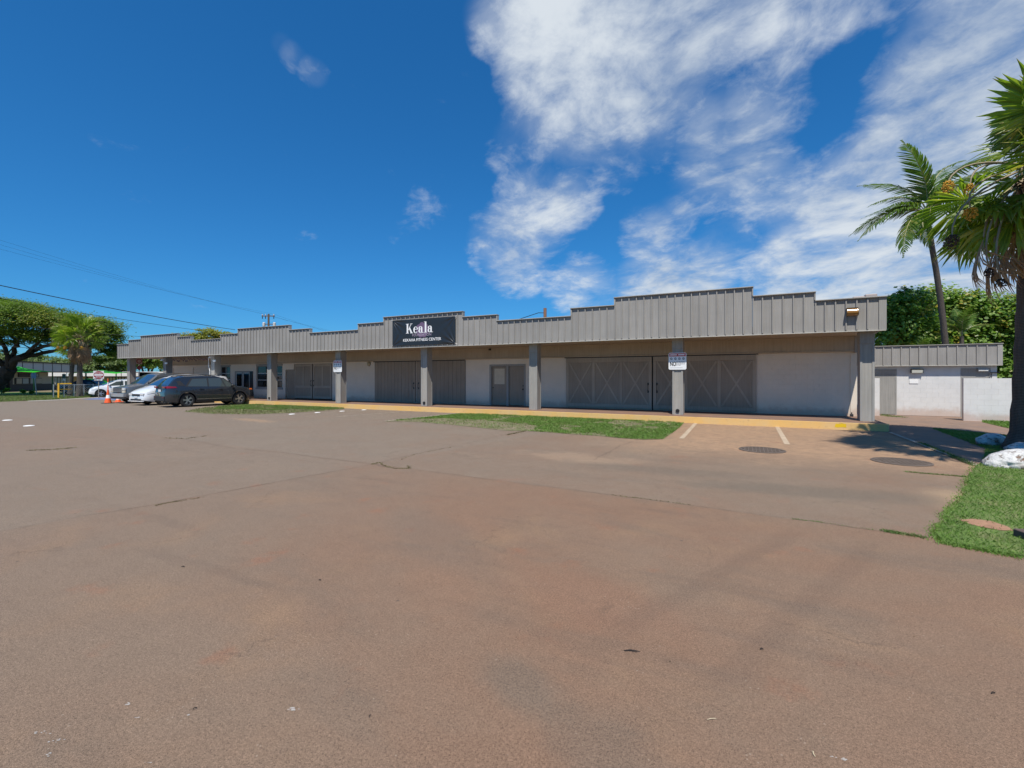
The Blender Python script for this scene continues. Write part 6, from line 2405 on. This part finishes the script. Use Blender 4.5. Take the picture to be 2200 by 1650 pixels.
def fan_mesh(name, rg, R_=1.15, pl=1.1, droop=.25, dead=False, n=32, spread=2.2):
    """one fan leaf: stalk along +x, pleated blade split at the rim into drooping tips"""
    V, Fc, Mi = [], [], []

    def tubeq(p0, p1, w0, w1):
        o = len(V)
        for p, w_ in ((p0, w0), (p1, w1)):
            V.extend([(p[0], p[1] - w_, p[2]), (p[0], p[1], p[2] + w_ * .6), (p[0], p[1] + w_, p[2]), (p[0], p[1], p[2] - w_ * .6)])
        for k in range(4):
            k2 = (k + 1) % 4
            Fc.append((o + k, o + k2, o + 4 + k2, o + 4 + k))
            Mi.append(1)

    ns = 6
    pz = lambda x: -.10 * (x / pl) ** 2 * pl
    for i in range(ns):
        tubeq((pl * i / ns, 0, pz(pl * i / ns)), (pl * (i + 1) / ns, 0, pz(pl * (i + 1) / ns)), .035 - .018 * i / ns, .035 - .018 * (i + 1) / ns)
    rings_ = [.04, .30, .52, .70, .80, .91, 1.0] if not dead else [.04, .3, .5, .7, .88, 1.0]
    half = spread / n * .97
    z0 = pz(pl)
    for i in range(n):
        a = (i + .5) / n * 2 - 1
        ang = a * spread
        L = R_ * (1 - .30 * abs(a) ** 2.2) * rg.uniform(.93, 1.05)
        dtip = droop * rg.uniform(.6, 1.6) + (.5 if rg.random() < .12 else 0)
        twist = rg.normal(0, .05)
        o = len(V)
        for r_ in rings_:
            rr = r_ * L
            hw = half * (1.0 if r_ <= .70 else max(0.02, 1 - ((r_ - .70) / .30) ** .85 * .98)) * (rr if r_ <= .70 else .70 * L)
            ca, sa = math.cos(ang), math.sin(ang)
            tip = max(0, r_ - .55) / .45
            fold = -.16 * abs(sa) * rr
            zz = z0 + fold - droop * .35 * r_ * r_ * R_ - dtip * tip ** 2 * .55 * R_
            x = pl + rr * ca * (1 - .12 * tip * dtip)
            y = rr * sa * (1 - .08 * tip * dtip)
            nx_, ny_ = -sa, ca
            rise = hw * .55
            tw = twist * rr
            V.append((x - nx_ * hw + tw * nx_, y - ny_ * hw + tw * ny_, zz - rise * .5))
            V.append((x + tw * nx_, y + tw * ny_, zz + rise * .5))
            V.append((x + nx_ * hw + tw * nx_, y + ny_ * hw + tw * ny_, zz - rise * .5))
        for k in range(len(rings_) - 1):
            for j in range(2):
                b0 = o + k * 3 + j
                Fc.append((b0, b0 + 1, b0 + 4, b0 + 3))
                Mi.append(2 if (k >= len(rings_) - 2 and not dead and rg.random() < .55) else 0)
    me = bpy.data.meshes.new(name)
    me.from_pydata(V, [], Fc)
    for m in ((M_DEAD, M_STALK, M_DEAD) if dead else (M_FAN, M_PET, M_FANT)):
        me.materials.append(m)
    me.polygons.foreach_set('material_index', Mi)
    me.update()
    return me


rgp = np.random.default_rng(12)
FANS = [fan_mesh('fan_frond', rgp, 1.22, 1.18, dr) for dr in (.10, .18, .30, .14, .24)]
DEADS = [fan_mesh('dead_frond', rgp, .95, .75, dr, True, 22, 1.0) for dr in (.5, .8, .65)]
DEADS2 = [fan_mesh('dead_frond', rgp, 1.0, .45, .2, True, 20, .55) for _ in range(2)]


def orient(az, el, roll=0.0):
    """rotation that points local +x to azimuth/elevation with local z upward"""
    x = Vector((math.cos(az) * math.cos(el), math.sin(az) * math.cos(el), math.sin(el)))
    z = Vector((-math.cos(az) * math.sin(el), -math.sin(az) * math.sin(el), math.cos(el)))
    y = z.cross(x)
    m_ = Matrix((x, y, z)).transposed().to_4x4()
    return m_ @ Matrix.Rotation(roll, 4, 'X')


def place(me, name, parent, p, az, el, roll, s):
    o = bpy.data.objects.new(name, me)
    COL.objects.link(o)
    o.parent = parent
    o.matrix_local = Matrix.Translation(Vector(p) - wo_of(parent)) @ orient(az, el, roll) @ Matrix.Scale(s, 4)
    return o


def fruit(parent, start, mid__, end, r_, m, rg, name='fruit_cluster'):
    q = MB()
    P = [Vector(start)]
    s, m2, e = Vector(start), Vector(mid__), Vector(end)
    for k in range(1, 9):
        f = k / 8
        P.append(s * (1 - f) ** 2 + m2 * 2 * f * (1 - f) + e * f * f)
    q.tube(P, [.03 - .015 * k / 8 for k in range(9)], 6)
    st = q.build('fruit_stalk', M_STALK, parent)
    V, Fc = [], []
    base = MB()
    bm = bmesh.new()
    bmesh.ops.create_icosphere(bm, subdivisions=1, radius=1)
    bm.verts.index_update()
    iv = [v_.co.copy() for v_ in bm.verts]
    fi = [[v_.index for v_ in f.verts] for f in bm.faces]
    bm.free()
    q = MB()
    for _ in range(130):
        d = Vector(rg.normal(0, 1, 3))
        d.normalize()
        c = e + Vector((d.x * r_, d.y * r_, d.z * r_ * 1.15 - r_ * .9)) * (rg.uniform(.45, 1))
        rr = r_ * rg.uniform(.09, .16)
        q.add([c + v_ * rr for v_ in iv], fi)
    o = q.build(name, m, st)
    tag(o, kind='stuff')
    return st


def fan_palm(name, base, zc, label, s, nf, rg, r0, r1, skirt=0, deads=8, lean=(0, 0), elmin=-55, group=None, skip=None):
    b = Vector((base[0], base[1], G))
    p = empty(name, b, label, 'palm tree', group)
    C = Vector((base[0] + lean[0], base[1] + lean[1], zc))
    q = MB()
    P, Rr = [], []
    N = 26
    for k in range(N + 1):
        f = k / N
        flare = .75 * math.exp(-f * zc / .22) + .25 * math.exp(-f * zc / .9)
        P.append(Vector((b.x + lean[0] * f ** 1.4, b.y + lean[1] * f ** 1.4, G - .05 + (zc - .2 - G) * f)))
        Rr.append((r0 + (r1 - r0) * f) * (1 + .8 * flare) * (1 + .05 * math.sin(k * 2.1)))
    q.tube(P, Rr, 18)
    q.build('trunk', M_PTR, p, smooth=True)
    ga = math.pi * (3 - math.sqrt(5))
    for i in range(nf):
        f = (i + .5) / nf
        el = 82 - (82 - elmin) * f ** 1.05
        az = i * ga + rg.normal(0, .12)
        pos, el_, ro_, sz_ = C + Vector((math.cos(az) * .08, math.sin(az) * .08, .12 - .35 * f)), R(el + rg.normal(0, 4)), rg.normal(0, .75), s * rg.uniform(.92, 1.08)
        me = FANS[i % len(FANS)]
        if not (skip and skip(me, Matrix.Translation(pos) @ orient(az, el_, ro_) @ Matrix.Scale(sz_, 4))):
            place(me, 'fan_frond', p, pos, az, el_, ro_, sz_)
    for i in range(deads):
        az = i * ga * 1.7 + rg.normal(0, .3)
        place(DEADS[i % 3], 'dead_frond', p, C + Vector((math.cos(az) * .1, math.sin(az) * .1, -.3)), az, R(rg.uniform(-78, -62)), rg.normal(0, .5), s * rg.uniform(.8, 1.05))
    for i in range(skirt):
        az = i * ga + rg.normal(0, .2)
        dz_ = rg.uniform(0, 1)
        rr = r1 * 1.05 + .10 + .16 * (1 - dz_)
        o = place(DEADS2[i % 2], 'dead_frond', p, C + Vector((math.cos(az) * rr, math.sin(az) * rr, -.35 - dz_ * 1.1 * s)), az, R(rg.uniform(-90, -80)), rg.normal(0, .4), s * rg.uniform(.7, 1.0))
    # boots of old leaf bases round the top of the trunk
    q = MB()
    for i in range(40):
        az = i * ga
        z = C.z - .15 - .95 * (i / 40)
        rr = r1 * 1.0
        a = Vector((C.x + math.cos(az) * rr, C.y + math.sin(az) * rr, z - .25))
        e = a + Vector((math.cos(az) * .10, math.sin(az) * .10, .34))
        q.obox(a, e, .10, .035, (math.cos(az), math.sin(az), .2))
    q.build('leaf_base', M_DEAD, p)
    return p, C


from mathutils.bvhtree import BVHTree
FAN_BVH = {me.name: BVHTree.FromPolygons([v.co for v in me.vertices], [tuple(p.vertices) for p in me.polygons]) for me in FANS}
LIT = [Vector((x, 19.60, z)) for x in (3.53, 3.62, 3.71, 3.80, 3.88) for z in (.2, .5, .8, 1.1, 1.4, 1.7, 2.0)]
LIT += [Vector((x, 19.08, z)) for x in (2.6, 3.0, 3.4, 3.8, 4.08) for z in (3.3, 3.6, 3.9, 4.2)]
LIT += [Vector((x, 18.45, z)) for x in (1.6, 2.0, 2.4, 2.8) for z in (.0, .12)]


def shades_the_end_column(me, M):
    """the photograph shows the end column and the fascia corner in full sun: a frond that would shade them is not there"""
    tip = M @ Vector((2.2, 0, -.15)) - C_NEAR
    s, h = -(tip.x * CP + tip.y * SP), tip.z
    if s > (1.5 - .40 * h if h > 0 else 1.6 - .75 * h):
        return True
    inv = M.inverted()
    d = (inv.to_3x3() @ SUN).normalized()
    return sum(FAN_BVH[me.name].ray_cast(inv @ p, d)[0] is not None for p in LIT) >= 1


# near palm at the right edge
C_NEAR = Vector((*gp(2207, 968), 6.55))
bx, by = gp(2207, 968)
npm_, C = fan_palm('fan_palm', (bx, by), 6.55, 'tall fan palm with ringed trunk and yellow fruit at the right edge beside white rocks', 0.98, 110, np.random.default_rng(5), .27, .21, 3, 3, (0.10, -0.1), -50, None, shades_the_end_column)
dN = by * CP - bx * SP
rgf = np.random.default_rng(9)
for (u, v, um, vm, r_, m) in ((2084, 398, 2085, 330, .12, M_FRUIT), (2036, 392, 2060, 330, .13, M_FRUIT), (2085, 448, 2060, 380, .14, M_FRUIT), (2045, 508, 2040, 420, .15, M_FRUITD), (2126, 578, 2090, 480, .10, M_FRUITD), (2151, 600, 2110, 500, .10, M_FRUITD), (2196, 380, 2190, 330, .13, M_FRUITD)):
    dd = dN + random.uniform(-.9, .2)
    fruit(npm_, C + Vector((-.1, -.1, 0)), at(um, vm, dd), at(u, v, dd), r_, m, rgf)
for (u, v, el, k, sc_) in ((2128, 455, -62, 0, 1.5), (2142, 470, -74, 1, 1.45), (2150, 465, -80, 0, 1.3), (2185, 440, -84, 1, 1.3), (2196, 430, -86, 0, 1.4), (2200, 450, -88, 1, 1.3)):
    place(DEADS2[k], 'dead_frond', npm_, at(u, v, dN - .35), math.atan2(-SP, -CP) + .2, R(el), random.gauss(0, .4), sc_)
# a taller palm just outside the frame that throws the long shadow on the bays
fan_palm('fan_palm', (6.25, 9.0), 11.2, 'taller fan palm beyond the right edge throwing shadow on the bays', .95, 36, np.random.default_rng(8), .27, .2, 0, 3, (0, 0), -40)

# palms on the left verge
b1 = gp(171, 853.5)
p1, C1 = fan_palm('fan_palm', b1, 5.15, 'fan palm with wide green crown over a brown skirt, right trunk on the left verge', 0.82, 32, np.random.default_rng(21), .20, .17, 0, 0, (0.1, 0), -8)
rgs = np.random.default_rng(44)
for k in range(84):                     # the brown skirt of old fronds
    az = k * 2.39996 + rgs.normal(0, .2)
    f = rgs.uniform(0, 1)
    rr = .15 + .40 * (1 - f)
    place(DEADS2[k % 2], 'dead_frond', p1, C1 + Vector((math.cos(az) * rr, math.sin(az) * rr, -.25 - .95 * f)), az, R(rgs.uniform(-86, -66) + 8 * f), rgs.normal(0, .4), rgs.uniform(.75, 1.1))
for k in range(4):
    az = 3.6 + k * .8
    fruit(p1, C1, C1 + Vector((math.cos(az) * 1.2, math.sin(az) * 1.2, .3)), C1 + Vector((math.cos(az) * 1.35, math.sin(az) * 1.35, -.9)), .14, M_FRUIT, rgf)
b2 = gp(150.5, 852.5)
fan_palm('fan_palm', b2, 4.55, 'slender palm with bare pale trunk, left trunk of the pair on the verge', .62, 18, np.random.default_rng(22), .17, .12, 14, 4, (.6, .1), -35)

# coconut palms ------------------------------------------------------------


def coco_mesh(name, rg, L=3.6, arch=.35, droop=.55, nl=46, sweep=.0):
    V, Fc, Mi = [], [], []
    pts = []
    N = 16
    for k in range(N + 1):
        f = k / N
        pts.append(Vector((L * f * (1 - .16 * droop * f), sweep * L * f * f, L * (arch * f - (arch + droop) * f ** 2.2))))
    for k in range(N):
        for p, w_ in ((pts[k], .035 * (1 - k / N) + .006), (pts[k + 1], .035 * (1 - (k + 1) / N) + .006)):
            V.extend([(p.x, p.y - w_, p.z), (p.x, p.y, p.z + w_), (p.x, p.y + w_, p.z), (p.x, p.y, p.z - w_)])
        o = len(V) - 8
        for j in range(4):
            j2 = (j + 1) % 4
            Fc.append((o + j, o + j2, o + 4 + j2, o + 4 + j))
            Mi.append(1)
    for i in range(nl):
        f = .16 + .84 * i / (nl - 1)
        x = f * N
        k = min(int(x), N - 1)
        p = pts[k].lerp(pts[k + 1], x - k)
        d = (pts[k + 1] - pts[k]).normalized()
        side = d.cross(Vector((0, 0, 1)))
        if side.length < .05:
            side = Vector((0, 1, 0))
        side.normalize()
        upv = side.cross(d)
        ll = .85 * math.sin(min(1, (f * .93 + .12)) * math.pi) ** .6 * rg.uniform(.85, 1.1) + .08
        for sd in (-1, 1):
            dirv = (side * sd * .80 + d * .62 + upv * .12 + Vector(rg.normal(0, .06, 3))).normalized()
            w_ = .034
            o = len(V)
            wv = d.cross(dirv).normalized().cross(dirv) * w_
            for (t_, ww) in ((0, .7), (.45, 1.0), (.8, .7), (1, .08)):
                c = p + dirv * ll * t_ * (1 - .14 * t_) - Vector((0, 0, 1)) * ll * (.42 * t_ * t_ + .05 * t_)
                V.append(tuple(c - wv * ww))
                V.append(tuple(c + wv * ww))
            for q_ in range(3):
                Fc.append((o + 2 * q_, o + 2 * q_ + 1, o + 2 * q_ + 3, o + 2 * q_ + 2))
                Mi.append(0)
    me = bpy.data.meshes.new(name)
    me.from_pydata(V, [], Fc)
    me.materials.append(M_COCO)
    me.materials.append(M_PET)
    me.polygons.foreach_set('material_index', Mi)
    me.update()
    return me


rgc = np.random.default_rng(31)
COCO = [coco_mesh('coconut_frond', rgc, 3.6, .30, .45, 50, .05), coco_mesh('coconut_frond', rgc, 3.5, .20, .60, 48, -.06), coco_mesh('coconut_frond', rgc, 3.7, .35, .35, 50, .1), coco_mesh('coconut_frond', rgc, 3.3, .1, .75, 46, .0)]
DC = 25.0
base = at(2040, 830, DC)
cp_ = empty('coconut_palm', (base.x, base.y, G), 'tall coconut palm with thin leaning trunk behind the restroom roof', 'palm tree')
P = [Vector((base.x, base.y, G)), at(2031, 740, DC), at(2026, 690, DC), at(2020, 640, DC), at(2011, 580, DC), at(2003, 535, DC), at(1997, 495, DC), at(1991, 460, DC)]
PP, Rr = [], []
for i in range(len(P) - 1):
    for k in range(4):
        PP.append(P[i].lerp(P[i + 1], k / 4))
        Rr.append(.15 - .035 * (i * 4 + k) / 28)
PP.append(P[-1])
Rr.append(.11)
MB().tube(PP, Rr, 14).build('trunk', M_CTR, cp_, smooth=True)
CC = P[-1]
azr = math.atan2(SP, CP)           # azimuth of the direction to the right in view
for i, (da, el, k, s) in enumerate(((178, 80, 2, 1.0), (12, 72, 0, 1.12), (-8, 60, 2, 1.12), (-30, 48, 0, 1.1), (176, 36, 3, .78), (160, 42, 3, .7), (184, 12, 1, .98), (208, -32, 3, .55), (140, 62, 0, .9), (196, -8, 3, .85), (150, 20, 1, .85),
                                    (20, 34, 1, 1.05), (60, 24, 1, .95), (110, 50, 0, .9), (265, 45, 1, .8), (320, 5, 3, .85))):
    place(COCO[k], 'coconut_frond', cp_, CC + Vector((0, 0, .05)), azr + R(da), R(el), random.gauss(0, .25), s * 1.1)
q = MB()
for k in range(7):
    a = k * .9
    q.lathe([(.02, -.13), (.1, -.09), (.13, 0), (.1, .09), (.02, .13)], CC + Vector((math.cos(a) * .25, math.sin(a) * .25, -.28)), 10)
q.build('coconut', mat('green_coconut', (.12, .13, .03), .5), cp_, smooth=True)


def young_coco(u, v, d, label, fr_, s):
    c = at(u, v, d)
    t_ = empty('coconut_palm', (c.x, c.y, G), label, 'palm tree')
    MB().tube([(c.x, c.y, G), (c.x, c.y, c.z)], [.16, .1], 10).build('trunk', M_CTR, t_)
    for da, el, k in fr_:
        place(COCO[k], 'coconut_frond', t_, c, azr + R(da), R(el), random.gauss(0, .2), s)


young_coco(2066, 722, 27.0, 'young coconut palm with upright fronds right of the leaning trunk', [(170, 66, 0), (195, 50, 1), (60, 80, 2), (5, 70, 0), (-10, 50, 1), (230, 70, 2), (100, 60, 1)], .55)
young_coco(1978, 752, 27.0, 'young coconut palm with drooping fronds left of the leaning trunk', [(175, 45, 1), (190, 25, 3), (10, 40, 1), (60, 60, 0), (250, 55, 1)], .42)

# ------------------------------------------------------------------ white-painted rocks


def rock_material():
    m = bpy.data.materials.new('whitewashed_stone')
    m.use_nodes = True
    t = NT(m.node_tree)
    b = m.node_tree.nodes['Principled BSDF']
    oc = t.n('ShaderNodeTexCoord').outputs['Object']
    sp = t.n('ShaderNodeSeparateXYZ')
    t.l(oc, sp.inputs[0])
    n_ = t.noise(oc, 7, 8, .7)
    n2_ = t.noise(oc, 2.5, 5, .6)
    worn = t.math('ADD', t.mapr(n_, .54, .62), t.math('MULTIPLY', t.mapr(sp.outputs[2], .0, .17, 1, 0), t.mapr(n2_, .42, .52)), clamp=True)
    c = t.mix(worn, (.62, .61, .59), (.19, .12, .08))
    c = t.mix(t.math('MULTIPLY', t.mapr(t.noise(oc, 16, 6, .7), .5, .62), .5), c, (.30, .29, .28))
    t.l(c, b.inputs['Base Color'])
    b.inputs['Roughness'].default_value = .85
    bp = t.n('ShaderNodeBump')
    bp.inputs['Strength'].default_value = .8
    bp.inputs['Distance'].default_value = .05
    t.l(t.math('SUBTRACT', t.noise(oc, 9, 8, .7), t.math('MULTIPLY', worn, .25)), bp.inputs['Height'])
    t.l(bp.outputs[0], b.inputs['Normal'])
    return m


M_ROCK = rock_material()


def rock(u, v, wpx, hpx, label, seed, depth=.7, rz=0.0):
    x, y = gp(u, v)
    d = y * CP - x * SP
    wx, hz = wpx * d / F / 2, hpx * d / F
    bm = bmesh.new()
    bmesh.ops.create_icosphere(bm, subdivisions=5, radius=1)
    from mathutils import noise as mn
    for v_ in bm.verts:
        p = v_.co.copy()
        n_ = mn.fractal(p * .9 + Vector((seed * 7.1, seed, 0)), 1.0, 2.0, 5)
        r_ = mn.cell(p * 1.6 + Vector((seed, 3, seed))) * .10
        k = 1 + .17 * n_ + r_ * .3
        # facets
        v_.co = Vector((p.x * wx * k, p.y * wx * depth * k, (max(p.z, -.5) * .85 + .25) * hz * .85 * (1 + .12 * n_)))
    bm.verts.index_update()
    q = MB().add([v_.co for v_ in bm.verts], [[v_.index for v_ in f.verts] for f in bm.faces])
    bm.free()
    o = q.build('boulder', M_ROCK, smooth=True)
    dd = Vector((x, y, 0)).normalized()
    o.location = (x + dd.x * wx * depth * .8, y + dd.y * wx * depth * .8, G)
    o.rotation_euler = (0, 0, PH + rz)
    tag(o, label, 'rock', 'white painted boulders round the palm')


rock(2134, 958, 72, 28, 'long white painted boulder left of the palm trunk', 1.3, .6, .15)
rock(2196, 1009, 138, 44, 'large white painted boulder with brown worn base in front of the palm', 2.7, .62, -.1)
rock(2208, 974, 96, 24, 'shaded white boulder between the palm trunk and the large front boulder', 4.1, .6, .1)
